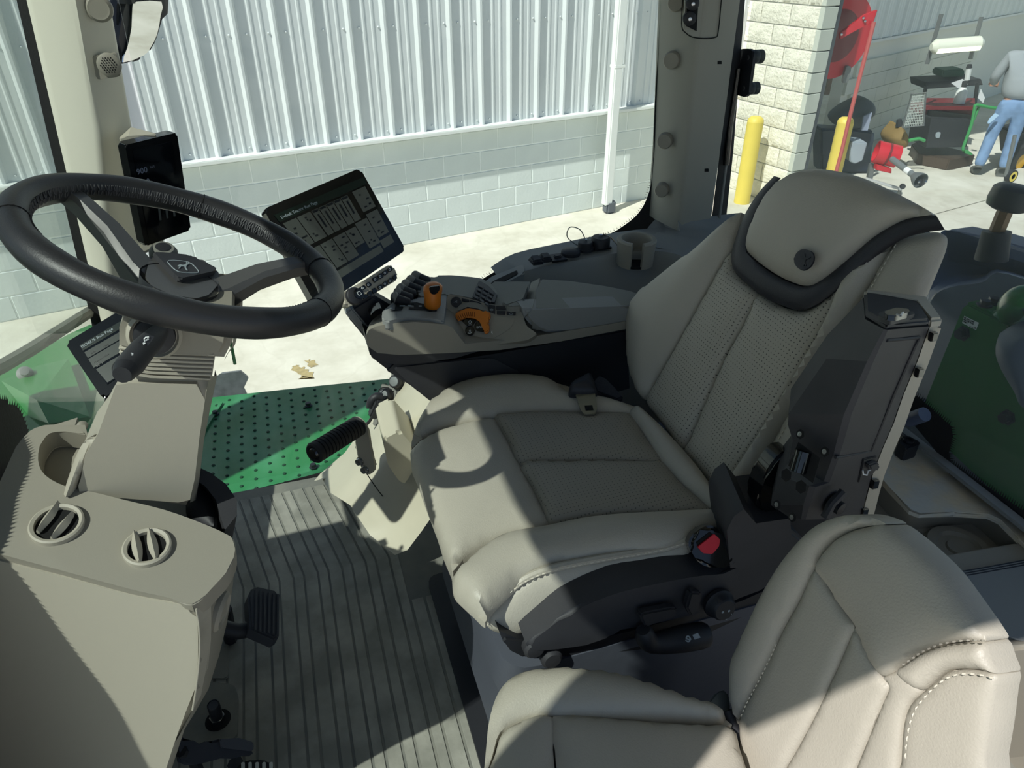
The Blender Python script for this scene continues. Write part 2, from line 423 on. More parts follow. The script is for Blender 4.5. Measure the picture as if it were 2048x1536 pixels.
for r in range(17):
    t0 = -(r % 2) * .2
    for q in range(3):
        t = -(q * .4 + (r % 2) * .2)
        if t - .4 < -1.01: continue
        o = link('split_block', rndm.choice(variants), SPLIT, wing, W(WS + .02, t, GZ + r * .2025)); o.rotation_euler = (0, 0, math.atan2(wv.y, wv.x) - R(90))
    if True:      # half block that closes the course
        for t in ((0.,) if r % 2 else (-.8,)):
            o = link('split_block', rndm.choice(variants), SPLIT, wing, W(WS + .02, t, GZ + r * .2025)); o.rotation_euler = (0, 0, math.atan2(wv.y, wv.x) - R(90)); o.scale = (.5, 1, 1)
jme = meshof(box((.105, .02, .10125), (.2, .06, .192), bev=.004, seg=1), 'jamb_block_mesh')
for r in range(17):
    wallobj('jamb_block', jme, JAMB, wing, WS + .0, WT - .02, GZ + r * .2025)
FRM = mat('dark_door_frame', (70, 76, 82), .5)
gar = struct(obj('door_1', box(W(WS + .24, WT + .04, .75), (.06, .12, 4.2), rot=WROT, bev=.004), FRM))
obj('head', box(W(WS + 3.4, WT + .04, 2.85), (6.3, .12, .08), rot=WROT, bev=.004), FRM, gar)
# garage shell: far wall turned a little, roof, front lintel
ga = R(65.2); gv = V((math.sin(ga), math.cos(ga), 0)); gn = V((-math.cos(ga), math.sin(ga), 0)); GP = O + ray(1800, 150) * 10.5; GP.z = 0
def G(s, t, z): return GP + gv * s + gn * t + V((0, 0, z))
GROT = Matrix((gv, gn, V((0, 0, 1)))).transposed()
gw = struct(obj('wall_garage_back', box(G(2.9, .12, .9), (9.2, .16, 4.6), rot=GROT), mat('garage_mortar', (232, 232, 220), .9), smooth=0))
gme = meshof(box((.2, 0, .1), (.393, .05, .195), bev=.004, seg=1), 'garage_block_mesh')
GL = PL(G(0, 0, 0), gn)(1850, 62).z
for r in range(6):
    s = -1.7 + (r % 2) * .2
    while s < 2.9:
        o = link('block', gme, GARW, gw, G(s, .02, GZ + r * .2)); o.rotation_euler = (0, 0, math.atan2(gv.y, gv.x)); s += .4
obj('sill_trim', box(G(2.4, -.02, GL), (8.2, .06, .03), rot=GROT), WTRIM, gw)
gsh = meshof(sheet(2.6), 'garage_siding_mesh', 20)
for k in range(8):
    o = link('siding_sheet', gsh, mat('garage_liner', (226, 231, 228), .5) if k == 0 else MATS['garage_liner'], gw, G(-1.7 + k * .915, -.01, GL + .02)); o.rotation_euler = (0, 0, math.atan2(gv.y, gv.x))
struct(obj('roof_garage', box(W(8.5, 2.6, 3.0), (12, 7.3, .12), rot=WROT), WTRIM, smooth=0))
struct(obj('wall_garage_left', box(W(WS + .12, 1.2, .9), (.1, 4.2, 4.6), rot=WROT), GARW, smooth=0))
struct(obj('wall_lintel', box(W(8.4, WT + .1, 3.9), (10.6, .2, 2.0), rot=WROT), WPAN, smooth=0))
# bollards
def bollard(px, py, ztop, label):
    p = PZ(GZ)(px, py); t = thing('bollard', label, 'bollard', p, 'yellow bollards')
    h = ztop - GZ
    obj('post', lathe([(.088, 0), (.088, h - .06)], p, (0, 0, 1), n=24), YEL, t)
    obj('domed_cap', lathe([(.0882, h - .06), (.08, h - .03), (.055, h - .008), (0, h)], p, (0, 0, 1), n=24), YEL, t)
bollard(1483, 405, -.36, 'yellow bollard in front of the split-face block wall')
bollard(1656, 392, -.42, 'yellow bollard by the garage opening with the red hose before it')
# ================================================================ things in and before the garage
GRED = mat('reel_red', (196, 32, 48), .4); GRED2 = mat('dark_red_paint', (110, 28, 36), .5); HOSE = mat('red_hose', (186, 92, 88), .6)
DARK = mat('dark_clutter', (38, 40, 44), .7); STEEL = mat('dull_steel', (120, 124, 124), .45, metal=.5)
fw = V((math.sin(YAW), math.cos(YAW), 0)); rt = V((math.cos(YAW), -math.sin(YAW), 0)); UP = V((0, 0, 1))
def far(d): return PL(O + fw * d, fw)          # upright plane across the view at horizontal distance d
# hose reel, hung from the garage front, disc face seen at a slant
P = far(8.6); c = P(1664, 70); ax = (rt * .30 - fw * .9).normalized(); RR = .43
t = thing('hose_reel', 'red hose reel hung at the garage opening', 'hose reel', c - UP * .35)
for k in (-.09, .09):
    obj('flange', lathe([(0, -.006), (.11, -.006), (.12, -.01), (RR, -.012), (RR, .012), (.12, .01), (0, .006)], c + ax * k, ax, n=40), GRED, t)
obj('hub_plate', lathe([(.0, .104), (.2, .104), (.26, .1035)], c, ax, n=32), GRED2, t)
obj('drum', lathe([(.16, -.085), (.16, .085)], c, ax, n=24), GRED2, t)
obj('wound_hose', lathe([(.16, -.08), (.22, -.08), (.235, -.06), (.235, .06), (.22, .08), (.16, .08)], c, ax, n=30), DARK, t)
arm = pp(far(8.3), sc(1640, 0, .1992, [(180, 330), (380, 190), (420, 150), (560, 95), (520, 215), (470, 240), (360, 290), (190, 390)]))
obj('guide_arm', prism(arm, -fw * .05, bev=.006), GRED, t)
for q in [(433, 180), (450, 212), (215, 345)]:
    obj('bolt', lathe([(.012, 0), (.012, .01), (0, .012)], far(8.24)(*sc(1640, 0, .1992, [q])[0]), -fw, n=8), CHR, t)
obj('mount', box(c + UP * .45 + ax * .0, (.12, .12, .3), bev=.01), FRM, t)
# hose hanging from the reel
Ph = far(8.2); hp = pp(Ph, cr([(1748, 44), (1740, 76), (1718, 160), (1700, 232), (1684, 300), (1672, 345), (1664, 385)], 4, closed=False))
hp += [V((hp[-1].x - .1, hp[-1].y, hp[-1].z - .45))]
tag(obj('air_hose', tube(hp, .022, n=8), HOSE), 'pinkish red hose hanging from the reel to the ground', 'hose')
# fluorescent work light on two hanging bars
Pl = far(9.4); a, b = Pl(1862, 94), Pl(1966, 86)
t = thing('strip_light', 'lit tube work light hanging on two dark bars', 'lamp', b)
ends = [a + (b - a) * 0, b]; d = (b - a).normalized()
obj('housing', tube([a, a + d * .05, b - d * .05, b], [.04, .085, .085, .04], n=10), mat('lamp_lens', (230, 232, 214), .3), t)
obj('lamp_tube', tube([a + d * .06 - UP * .04 - fw * .06, b - d * .06 - UP * .04 - fw * .06], .028, n=8), mat('lit_tube', (255, 255, 235), .3, emit=(255, 252, 225), es=5), t)
for x in [((1883, 28), (1854, 128)), ((1963, 34), (1941, 118))]:
    p0, p1 = pp(far(9.5), x); obj('hanging_bar', tube([p0, p1], .028, n=4), STEEL, t)
# workbench with a tall shelf, dark crates below
Pw = far(10.6)
t = thing('workbench', 'dark steel bench with a high shelf and red drawer front', 'workbench', PZ(GZ)(1890, 295))
def slab(name, pl, px, depth, m, parent, bev=.004): return obj(name, prism(pp(pl, px), fw * depth, bev=bev), m, parent)
slab('shelf', Pw, [(1850, 164), (1962, 158), (1966, 170), (1852, 178)], .45, DARK, t)
for x in [(1852, 172, 1838, 250), (1955, 166, 1946, 236)]:
    p0, p1 = Pw(x[0], x[1]), Pw(x[2], x[3]); obj('post', tube([p0, p1], .025, n=6), DARK, t)
bz = far(9.75)(1900, 212).z; obj('bench_top', prism(pp(PZ(bz), [(1853, 196), (1950, 196), (1950, 213), (1846, 212)]), (0, 0, -.05), bev=.004), GRED2, t)
slab('drawer_front', far(9.8), [(1847, 215), (1949, 216), (1945, 238), (1844, 230)], .4, GRED2, t)
slab('crate', far(9.6), [(1862, 236), (1944, 240), (1934, 294), (1852, 296)], .5, DARK, t)
slab('crate', far(9.7), [(1864, 222), (1946, 232), (1944, 244), (1860, 236)], .5, HOLE, t)
slab('sticker', far(9.59), fillet(sc(1640, 180, .1992, [(1160, 440), (1180, 420), (1215, 425), (1200, 485), (1160, 480)]), 3), .005, LBL, t, 0)
# small things on the bench and shelf
t = thing('spray_bottle', 'white spray bottle standing on the red bench', 'bottle', PZ(bz)(1917, 207))
p0 = PZ(bz)(1917, 207) + V((0, 0, .002)); p1 = p0 + V((0, 0, .2))
obj('body', tube([p0, p0 + (p1 - p0) * .7, p1], [.07, .07, .03], n=12), WTRIM, t); obj('spray_head', tube([p1, p1 + (p1 - p0) * .35], [.03, .035], n=8), DARK, t)
t = thing('caulk_gun', 'white tube with a dark nozzle leaning on the high shelf', 'tube', Pw(1934, 160))
p0, p1 = far(10.5)(1934, 160), far(10.5)(1938, 136)
obj('barrel', tube([p0, p1], .035, n=8), WTRIM, t); obj('nozzle', tube([p1, p1 + (p1 - p0) * .3], [.04, .03], n=8), DARK, t)
tag(obj('green_box', prism(pp(far(10.7), [(1886, 141), (1930, 138), (1930, 153), (1884, 155)]), fw * .3, bev=.02), mat('dull_green', (52, 92, 70), .6)), 'dull green box on the high shelf', 'box')
tag(obj('paper_sheet', prism(pp(far(10.5), [(1902, 166), (1925, 158), (1936, 168), (1920, 179)]), -fw * .006), WHT), 'white paper sheets hanging over the high shelf edge', 'paper')
tag(obj('paper_sheet', prism(pp(far(10.0), [(1962, 178), (1970, 196), (1966, 206), (1956, 196)]), fw * .01), WHT), 'white paper hanging beside the shelf post', 'paper')
# black bag heap and bin at the left
b = pillow(pp(far(9.35), cr(sc(1640, 0, .1992, [(110, 1180), (200, 1080), (330, 1010), (430, 975), (540, 1040), (555, 1130), (500, 1200), (400, 1290), (200, 1280)]), 3)), -fw, .12, skirt=.12, p=2)
tag(obj('black_sack', b, mat('black_sack_film', (66, 72, 76), .6, bump=.3, bs=8, dist=.02)), 'bulging dark sack heaped behind the bollard', 'sack')
tag(obj('storage_tub', prism(pp(far(9.3), sc(1640, 0, .1992, [(0, 1290), (250, 1310), (560, 1320), (540, 1400), (500, 1740), (10, 1740)])), fw * .3, bev=.03), mat('navy_tub', (40, 48, 62), .5)), 'dark navy tub under the heaped sack', 'tub')
tag(obj('cardboard_sheet', prism(pp(far(9.15), sc(1640, 0, .1992, [(440, 1170), (525, 1130), (480, 1310), (415, 1310)])), fw * .03), mat('pale_board', (150, 158, 176), .7)), 'pale blue-grey board leaning on the sack', 'board')
tag(obj('plank', prism(pp(far(8.9), sc(1640, 0, .1992, [(105, 700), (145, 705), (95, 950), (50, 955)])), fw * .04), mat('brown_wood', (112, 98, 84), .7)), 'brown plank hanging by the door frame', 'plank')
tag(obj('hook_block', prism(pp(far(8.5), fillet(sc(1640, 0, .1992, [(265, 660), (320, 665), (285, 835), (225, 840)]), 6)), fw * .05, bev=.006), STEEL), 'grey metal hook block hanging under the reel', 'hook')
# jute-coloured bag, wire cage
p = far(9.6); b = pillow(pp(p, cr(sc(1640, 180, .1992, [(690, 480), (760, 390), (800, 350), (850, 400), (880, 480), (850, 570), (740, 575)]), 3)), -fw, .15, skirt=.25, p=2)
t = thing('brown_sack', 'mustard brown sack tied at the neck by the cage', 'sack', p(1796, 295)); obj('sack_body', b, mat('mustard_cloth', (132, 108, 62), .8), t)
obj('tied_neck', tube(pp(p, sc(1640, 180, .1992, [(797, 360), (795, 295)])), [.05, .03], n=8), DARK, t)
t = thing('wire_cage', 'pale wire mesh cage leaning by the bench', 'cage', far(9.9)(1820, 270)); P2 = far(9.35)
c4 = pp(P2, sc(1640, 0, .1992, [(920, 945), (1060, 930), (1040, 1260), (830, 1280)])); b = bmesh.new()
for k in range(13):
    u = k / 12; tube([c4[0].lerp(c4[1], u), c4[3].lerp(c4[2], u)], .005, b, n=4); tube([c4[0].lerp(c4[3], u), c4[1].lerp(c4[2], u)], .005, b, n=4)
obj('wire_mesh', b, mat('pale_wire', (172, 178, 172), .5), t); obj('edge_frame', tube(c4, .014, n=5, closed=True), STEEL, t)
# red guard on a stand with the grey drive shaft
p = far(8.2); a, b_ = p(1752, 303), p(1792, 311); axd = ((b_ - a).normalized() - fw * .25).normalized()
t = thing('pto_implement', 'red round guard with grey box and drive shaft on a low steel frame', 'implement', PZ(GZ)(1745, 370))
ln = (b_ - a).length
obj('guard_ring', lathe([(.113, 0), (.12, 0), (.12, ln), (.113, ln), (.105, ln * .5), (.105, 0)], a, axd, n=28), GRED, t)
obj('guard_inside', lathe([(.0, ln * .25), (.106, ln * .25)], a, axd, n=28), GRED2, t)
obj('clamp_band', lathe([(.12, ln * .46), (.123, ln * .46), (.123, ln * .56), (.12, ln * .56)], a, axd, n=28), GRED2, t)
slab('gear_box', far(8.35), sc(1640, 180, .1992, [(320, 520), (480, 530), (430, 710), (350, 745), (300, 720), (300, 590)]), .25, mat('light_grey_casting', (160, 170, 178), .6), t, .01)
s0, s1 = far(8.0)(1784, 318), far(7.6)(1830, 353)
obj('shaft', tube([s0, s1], .033, n=14), mat('grey_shaft', (104, 110, 112), .5), t)
obj('shaft_label', tube([s0.lerp(s1, .62), s0.lerp(s1, .8)], .0335, n=14), WHT, t)
d = (s1 - s0).normalized()
bell = obj('bell_guard', lathe([(.03, -.03), (.05, 0), (.075, .06), (.082, .1), (.075, .1), (.05, .03)], s1, d, n=20), mat('grey_bell', (90, 96, 98), .55), t)
obj('yoke', box(s1 + d * .12, (.05, .05, .07), bev=.01), BOLT, t); obj('yoke_bolt', tube([s1 + d * .12 + rt * .045, s1 + d * .12 - rt * .045], .014, n=8), CHR, t)
slab('red_foot', far(8.1), sc(1640, 180, .1992, [(570, 745), (720, 790), (720, 840), (565, 805)]), .08, GRED, t, .006)
slab('upright', far(8.2), sc(1640, 180, .1992, [(505, 745), (555, 750), (530, 900), (480, 890)]), .05, STEEL, t)
slab('rail', far(8.15), sc(1640, 180, .1992, [(480, 885), (830, 990), (820, 1015), (470, 905)]), .05, mat('pale_steel', (190, 192, 190), .5), t)
obj('wheel_knob', lathe([(0, 0), (.03, 0), (.03, .03), (0, .03)], far(8.1)(1804, 372), -fw, n=12), BOLT, t)
for x in ((1738, 360), (1800, 380)): p0 = far(8.2)(*x); obj('leg', tube([p0, V((p0.x, p0.y, GZ))], .02, n=6), STEEL, t)
# green hand cart
p = far(9.55); GB = mat('bright_green_tube', (62, 150, 84), .4); t = thing('hand_cart', 'green tubular cart handle beside the crates', 'cart', p(1934, 305))
obj('handle_tube', tube(pp(p, cr(sc(1640, 180, .1992, [(1900, 200), (1700, 175), (1570, 150), (1550, 200), (1520, 350), (1440, 570), (1440, 600)]), 3, False)), .02, n=8), GB, t)
obj('handle_tube', tube(pp(far(9.58), sc(1640, 180, .1992, [(1600, 160), (1545, 300)])), .016, n=6), GB, t)
slab('foot', p, sc(1640, 180, .1992, [(1450, 600), (1490, 605), (1535, 640), (1530, 658), (1460, 640)]), .06, GB, t)
tag(obj('green_strap', tube(pp(far(9.3), cr(sc(1640, 180, .1992, [(890, 510), (930, 500), (1000, 490), (1050, 510)]), 3, False)), .022, n=6), GB), 'green strap lying by the cage foot', 'strap')
tag(obj('pallet', prism(pp(PZ(GZ + .14), sc(1640, 180, .1992, [(920, 540), (1000, 510), (1400, 600), (1560, 650), (1380, 690), (1300, 700), (990, 640)])), (0, 0, -.14), bev=.01), mat('dark_wet_wood', (70, 56, 44), .6)), 'dark wet wooden pallet under the crates', 'pallet')
# mower at the edge with a yellow-hubbed wheel
p = far(9.6); t = thing('mower', 'dark machine with yellow wheel hub behind the jeans', 'machine', PZ(GZ)(2046, 345))
c = p(2034, 322); obj('tyre', lathe([(.1, -.06), (.24, -.08), (.26, -.03), (.26, .03), (.24, .08), (.1, .06)], c, rt * .5 - fw, n=24), RUB, t)
obj('wheel_hub', lathe([(0, .03), (.11, .05), (.11, -.02), (0, -.02)], c, rt * .5 - fw, n=20), mat('hub_yellow', (206, 158, 40), .5), t)
obj('chassis', prism(pp(far(9.7), [(2030, 265), (2075, 255), (2080, 330), (2034, 318)]), fw * .4, bev=.02), DARK, t)
p = far(8.6); t = thing('push_broom_handle', 'grey pole leaning by the boots with a yellow reel at its foot', 'pole', PZ(GZ)(2020, 360))
obj('pole', tube(pp(p, [(2030, 270), (2012, 352)]), .022, n=8), STEEL, t)
c = p(2022, 352); obj('tape_reel', lathe([(.03, -.03), (.075, -.03), (.075, .03), (.03, .03)], c, rt * .4 - fw, n=18), DARK, t); obj('reel_label', lathe([(.03, .031), (.06, .031)], c, rt * .4 - fw, n=18), YEL, t)
# ================================================================ cab shell (structure)
FY = 1.67
fl = struct(obj('floor', prism([(-.62, .0, 0), (1.12, .0, 0), (1.12, FY, 0), (-.62, FY, 0)], (0, 0, -.05)), MATF, smooth=0))
# raised mat ribs with a kink, each a strip of its own
RIBM = mat('floor_mat_rib', (132, 131, 122), .72, col2=(158, 156, 146), vs=14, bump=.3, bs=120)
k = 0; x = -.56
while x < .30:
    w = .027 if k % 2 == 0 else .019
    kink = 1.30; top = 1.63
    pth = [(x, .16), (x, kink), (x - .07, top)] if x < .12 else [(x, .16), (x, 1.15)]
    L_, R_ = [], []
    for (a, b) in pth: L_.append(V((a, b, .0))); R_.append(V((a + w, b, .0)))
    poly = L_ + R_[::-1]
    obj('rib', prism(poly, (0, 0, .0022), bev=.0009, seg=1), RIBM, fl)
    x += w + .0055; k += 1
# raised pedal pad area at the left
obj('pad', prism(fillet(pp(PZ(.0), [(405, 1365), (470, 1372), (478, 1400), (476, 1480), (380, 1500), (345, 1440)]), .01), (0, 0, .006), bev=.002), MATF, fl)
obj('pad', prism(fillet(pp(PZ(.0), [(440, 1285), (458, 1287), (458, 1360), (400, 1360)]), .01), (0, 0, .006), bev=.002), MATF, fl)
struct(obj('wall_rear', box((1.125, .81, .19), (.03, 1.70, .46)), TAN2, smooth=0))
struct(obj('wall_left', box((.86, .0, .22), (.5, .05, .44), bev=.01), TAN2))
struct(obj('chassis', box((-.2, .86, -.5), (4.2, .86, .74), bev=.04), BLK))
LINER = mat('roof_liner', (150, 148, 140), .9)
roof = struct(obj('ceiling', box((.36, .83, 1.74), (1.62, 1.78, .12), bev=.03), LINER))
struct(obj('trim_1', box((.42, .0, 1.62), (1.6, .1, .16), bev=.02), LINER))                     # left header
struct(obj('trim_2', box((.42, 1.64, 1.62), (1.6, .08, .16), bev=.02), LINER))                 # right header
struct(obj('trim_3', box((-.42, .83, 1.62), (.1, 1.6, .16), bev=.02), LINER))                  # front header
struct(obj('trim_4', box((1.1, .83, 1.62), (.08, 1.6, .16), bev=.02), LINER))                  # rear header
struct(obj('trim_5', tube([(1.1, .02, .3), (1.06, .02, 1.6)], .05, n=8), POST))                # left rear post
struct(obj('trim_6', loft([[V((x0, y, z)) for x0, y in ((a, .02), (a + w_, .01), (a + w_, .09), (a, .10))] for a, w_, z in ((-.58, .19, .1), (-.50, .22, 1.58))]), POST, smooth=30))               # left front post, unseen, widened to shade the passenger cushion
struct(obj('wall_front', prism([(-.50, 1.04, .40), (-.44, 1.60, .40), (-.47, 1.60, .40), (-.53, 1.04, .40)], (0, 0, -.40)), TAN2, smooth=0))
# --- right front post (cream)
pl = PY(1.52)
px = [(-63, -500), (53, 0), (113, 260), (175, 525), (206, 660), (300, 640), (284, 512), (263, 255), (219, 0), (132, -500)]
ys_ = [-500, 0, 260, 525, 660]; lx = [-63, 53, 113, 175, 206]; rx = [132, 219, 264, 286, 300]
def arow(Y, f): return pp(PY(Y), [(f(a, b), y) for a, b, y in zip(lx, rx, ys_)])
b_ = bmesh.new(); rws_ = [arow(1.60, lambda a, b: a), arow(1.53, lambda a, b: a), arow(1.515, lambda a, b: a + 12), arow(1.50, lambda a, b: b - 78), arow(1.498, lambda a, b: b - 68), arow(1.503, lambda a, b: b - 58), arow(1.545, lambda a, b: b - 4), arow(1.556, lambda a, b: b), arow(1.62, lambda a, b: b)]
ap = struct(obj('trim_7', loft([[V(p) for p in r] for r in zip(*rws_)]), CREAM, smooth=50))
seal = pp(PY(1.56), [(-84, -500), (33, 0), (93, 260), (156, 525), (186, 660), (206, 660), (175, 525), (113, 260), (53, 0), (-63, -500)])
obj('rubber_seal', prism(seal, (0, .03, 0)), RUB, ap)
plc = PY(1.512)
def cap_on(pl_, px_, r, parent, m=TAN2, name='round_cap', nrm=(0, -1, 0), h=.012):
    c = pl_(*px_); return obj(name, lathe([(r, -.004), (r, h * .5), (r * .8, h * .85), (r * .62, h * .8), (0, h)], c, nrm, n=24), m, parent)
cap_on(plc, (199, 17), .021, ap)
cap_on(plc, (145, -220), .021, ap)
pn = obj('speaker_panel', prism(fillet(pp(PY(1.522), [(184, 110), (236, 103), (244, 150), (196, 157)]), .006), (0, -.016, 0), bev=.0015), TAN2, ap)
c = PY(1.505)(219, 129)
obj('grille', lathe([(.0195, 0), (.0195, .006), (.016, .008), (0, .0095)], c, (0, -1, 0), n=28), TAN2, pn)
b = bmesh.new()
for i in range(-3, 4):
    for j in range(-3, 4):
        xx, zz = (i + .5 * (j % 2)) * .0042, j * .0038
        if xx * xx + zz * zz < .0135 ** 2: lathe([(.0014, 0), (0, .0001)], c + V((xx, -.0094, zz)), (0, -1, 0), b, n=6)
obj('grille_hole', b, HOLE, pn)['kind'] = 'stuff'
# --- right rear post
def strip(name, rows, m, parent=None, smooth=30, thick=None):
    """surface through rows of points (same count)"""
    b = bmesh.new(); rs = [[b.verts.new(p) for p in r] for r in rows]
    for a, c_ in zip(rs, rs[1:]):
        for k in range(len(a) - 1): b.faces.new((a[k], a[k + 1], c_[k + 1], c_[k]))
    return obj(name, b, m, parent, smooth)
cl = pp(PY(1.63), [(1356, -500), (1338, 0), (1324, 300), (1316, 400), (1312, 440)])
cm = pp(PY(1.545), [(1440, -500), (1398, 0), (1368, 300), (1356, 424), (1352, 460)])
cm2 = [p + V((.012, -.006, 0)) for p in cm]
cr_ = pp(PY(1.565), [(1546, -500), (1480, 0), (1440, 300), (1424, 424), (1420, 460)])
cb = [p + V((.02, .09, 0)) for p in cr_]; ca = [p + V((.0, .05, 0)) for p in cl]
cp = struct(strip('trim_8', [ca, cl, cm, cm2, cr_, cb], POST, smooth=60))
pcl = PL(pp(PY(1.6), [(1340, 200)])[0], (-.62, -.78, 0))
for q, r in [((1353, 5), .019), ((1344, 120), .0195), ((1330, 281), .019), ((1324, 379), .018)]:
    cc = PY(1.597)(*q); obj('round_cap', lathe([(r, -.006), (r, .008), (r * .85, .0125), (r * .65, .012), (0, .014)], cc, (-.62, -.78, 0), n=24), TAN2, cp)
# vent pocket with dark fittings at the top of the post
pocket = obj('access_panel', prism(fillet(pp(PY(1.545), [(1372, -60), (1447, -60), (1436, 70), (1428, 76), (1385, 74), (1366, 58)]), .008), (0, -.004, 0), bev=.001), POST, cp)
obj('panel_gap', tube(pp(PY(1.5385), cr([(1368, -60), (1364, 20), (1364, 55), (1372, 66), (1384, 74), (1408, 77), (1430, 75), (1436, 66), (1441, 20), (1448, -60)], 3, False)), .0012, n=5), HOLE, cp)
rec = obj('socket_recess', prism(pp(PY(1.54), [(1375, -40), (1398, -40), (1392, 62), (1372, 52)]), (0, -.003, 0)), HOLE, cp)
for q in [(1384, 6), (1378, 36)]:
    cc = PY(1.537)(*q); obj('socket_cap', lathe([(.014, 0), (.014, .016), (.009, .02), (0, .02)], cc, (-.4, -.9, 0), n=18), BLK, rec)
    obj('cap_screw', lathe([(.004, .02), (.004, .025), (0, .026)], cc, (-.4, -.9, 0), n=8), CHR, rec)
for (x, y) in [(1421, 125), (1438, 125), (1397, 341), (1412, 340)]:
    obj('clip_slot', prism(pp(PY(1.556), [(x - 4, y - 3), (x + 4, y - 3), (x + 4, y + 3), (x - 4, y + 3)]), (0, -.003, 0)), HOLE, cp)
rs_ = strip('rubber_seal', [pp(PY(1.575), [(1546, -500), (1479, 0), (1440, 300), (1423, 440)]), pp(PY(1.60), [(1560, -500), (1490, 0), (1467, 300), (1452, 440)])], RUB, cp)
# --- windows
def pane(name, pts, m): return struct(obj(name, prism(pts, (V(pts[1]) - V(pts[0])).cross(V(pts[2]) - V(pts[1])).normalized() * .005), m, smooth=0))
w1 = pane('window_1', [(-.30, 1.69, .02), (1.0, 1.69, .02), (1.0, 1.66, 1.6), (-.22, 1.66, 1.6)], GL_SIDE)
inn = [(1336, -500), (1321, 0), (1310, 200), (1305, 340), (1296, 390), (1276, 427), (1242, 455), (1212, 470), (1150, 487), (1060, 511), (985, 546), (940, 575)]
out = [(1376, -500), (1354, 0), (1342, 200), (1333, 360), (1326, 412), (1306, 455), (1272, 486), (1228, 500), (1152, 508), (1066, 535), (992, 566), (950, 600)]
a, b = pp(PY(1.67), cr(inn, 4, False)), pp(PY(1.665), cr(out, 4, False))
strip('black_border', [a, b], RUB, w1)
bb = bmesh.new()
for p, q in zip(a, a[1:]):
    n_ = max(1, int((q - p).length / .006))
    for k in range(n_):
        if (p - q).length > .4: break
        d = (q - p).normalized(); e = V((-d.z, 0, d.x)); 
        c_ = p.lerp(q, k / n_) - e * .0 
        for s_, rr in ((.004, .0016), (.008, .0009)):
            cc = c_ + e * s_ * (1 if e.x < 0 or e.z > 0 else -1)
            vv = [bb.verts.new(cc + V((rr * math.cos(u), 0, rr * math.sin(u)))) for u in (0, 1.57, 3.14, 4.71)]; bb.faces.new(vv)
o = obj('border_dots', bb, RUB, w1, smooth=0); o['kind'] = 'stuff'
strip('black_border', [pp(PY(1.675), [(440, 990), (475, 986), (560, 966), (640, 945), (690, 925)]), pp(PY(1.672), [(440, 1005), (480, 996), (560, 976), (640, 955), (690, 935)])], RUB, w1)
w2 = pane('window_2', [(1.12, 1.6, .40), (1.12, -.05, .40), (1.08, -.05, 1.6), (1.08, 1.6, 1.6)], GL_REAR)
w3 = pane('window_3', [(-.62, .12, .05), (-.48, 1.62, .05), (-.36, 1.60, 1.6), (-.46, .06, 1.6)], GL_WIND)
fb = pp(PX(1.105), [(1790, 760), (1842, 798), (1902, 852), (1906, 872), (1898, 905), (1902, 925), (2060, 1030), (2400, 1260)])
fb2 = pp(PX(1.105), [(1770, 800), (1815, 835), (1870, 900), (1880, 915), (1885, 930), (1900, 950), (2050, 1075), (2390, 1310)])
strip('black_border', [fb, fb2], RUB, w2)
bb = bmesh.new()
for p, q in zip(fb, fb[1:]):
    L_ = (q - p).length; n_ = int(L_ / .0045); d = (q - p).normalized(); e = V((0, -d.z, d.y)); e = e if e.z > 0 else -e
    for k in range(n_):
        c_ = p + d * (k + .5) * .0045
        bb.faces.new([bb.verts.new(c_ - d * .0014 + V((-.001, 0, 0))), bb.verts.new(c_ + d * .0014 + V((-.001, 0, 0))), bb.verts.new(c_ + e * .011 + V((-.001, 0, 0)))])
o = obj('border_teeth', bb, RUB, w2, smooth=0); o['kind'] = 'stuff'
# --- dark lower corner of the windscreen with its toothed edge
blob = pp(PL((-.5, 1.2, .5), (1, .35, 0)), cr([(-40, 770), (0, 798), (14, 808), (32, 812), (48, 838), (58, 870), (64, 905), (70, 960), (-40, 960)], 3, True))
# --- lower slate trim beside the seat with cup holder and sockets
path = [(.455, 1.50), (.52, 1.50), (.66, 1.50), (.75, 1.50), (.82, 1.48), (.87, 1.43), (.90, 1.36), (.92, 1.26), (.93, 1.05), (.93, .9)]
backp = [(.455, 1.60), (.52, 1.61), (.66, 1.62), (.78, 1.63), (.90, 1.62), (1.0, 1.58), (1.04, 1.48), (1.06, 1.35), (1.07, 1.05), (1.07, .9)]
zt = [.60, .625, .635, .64, .645, .65, .64, .62, .6, .58]
rows = [[V((x, y, z)) for (x, y), z in zip(backp, zt)], [V((x, y, z)) for (x, y), z in zip(path, zt)], [V((x - .004, y - .008, z - .012)) for (x, y), z in zip(path, zt)], [V((x - .02, y - .03, .30)) for (x, y), z in zip(path, zt)], [V((x - .02, y - .03, .0)) for (x, y), z in zip(path, zt)]]
rows = [cr(r, 3, False) for r in rows]
rows = [[V(p) for p in r] for r in rows]
sl_ = struct(strip('trim_9', rows, GREY, smooth=50))
t0_ = pp(PY(1.645), [(1286, 468), (1300, 450), (1318, 430)]) + pp(PY(1.55), [(1354, 432)]) + pp(PY(1.57), [(1424, 432), (1475, 426)])
t1_ = pp(PY(1.61), [(1290, 478), (1312, 462), (1330, 454)]) + pp(PY(1.53), [(1360, 462)]) + pp(PY(1.54), [(1426, 462), (1478, 456)])
t2_ = [V((.845, 1.57, .652)), V((.885, 1.55, .655)), V((.92, 1.53, .655)), V((.96, 1.50, .655)), V((1.02, 1.46, .65)), V((1.08, 1.42, .65))]
t3_ = [V((.835, 1.50, .648)), V((.865, 1.46, .65)), V((.89, 1.42, .648)), V((.91, 1.36, .64)), V((.925, 1.28, .63)), V((.93, 1.2, .62))]
tw = struct(strip('trim_10', [t0_, t1_, t2_, t3_], GREY, smooth=60))
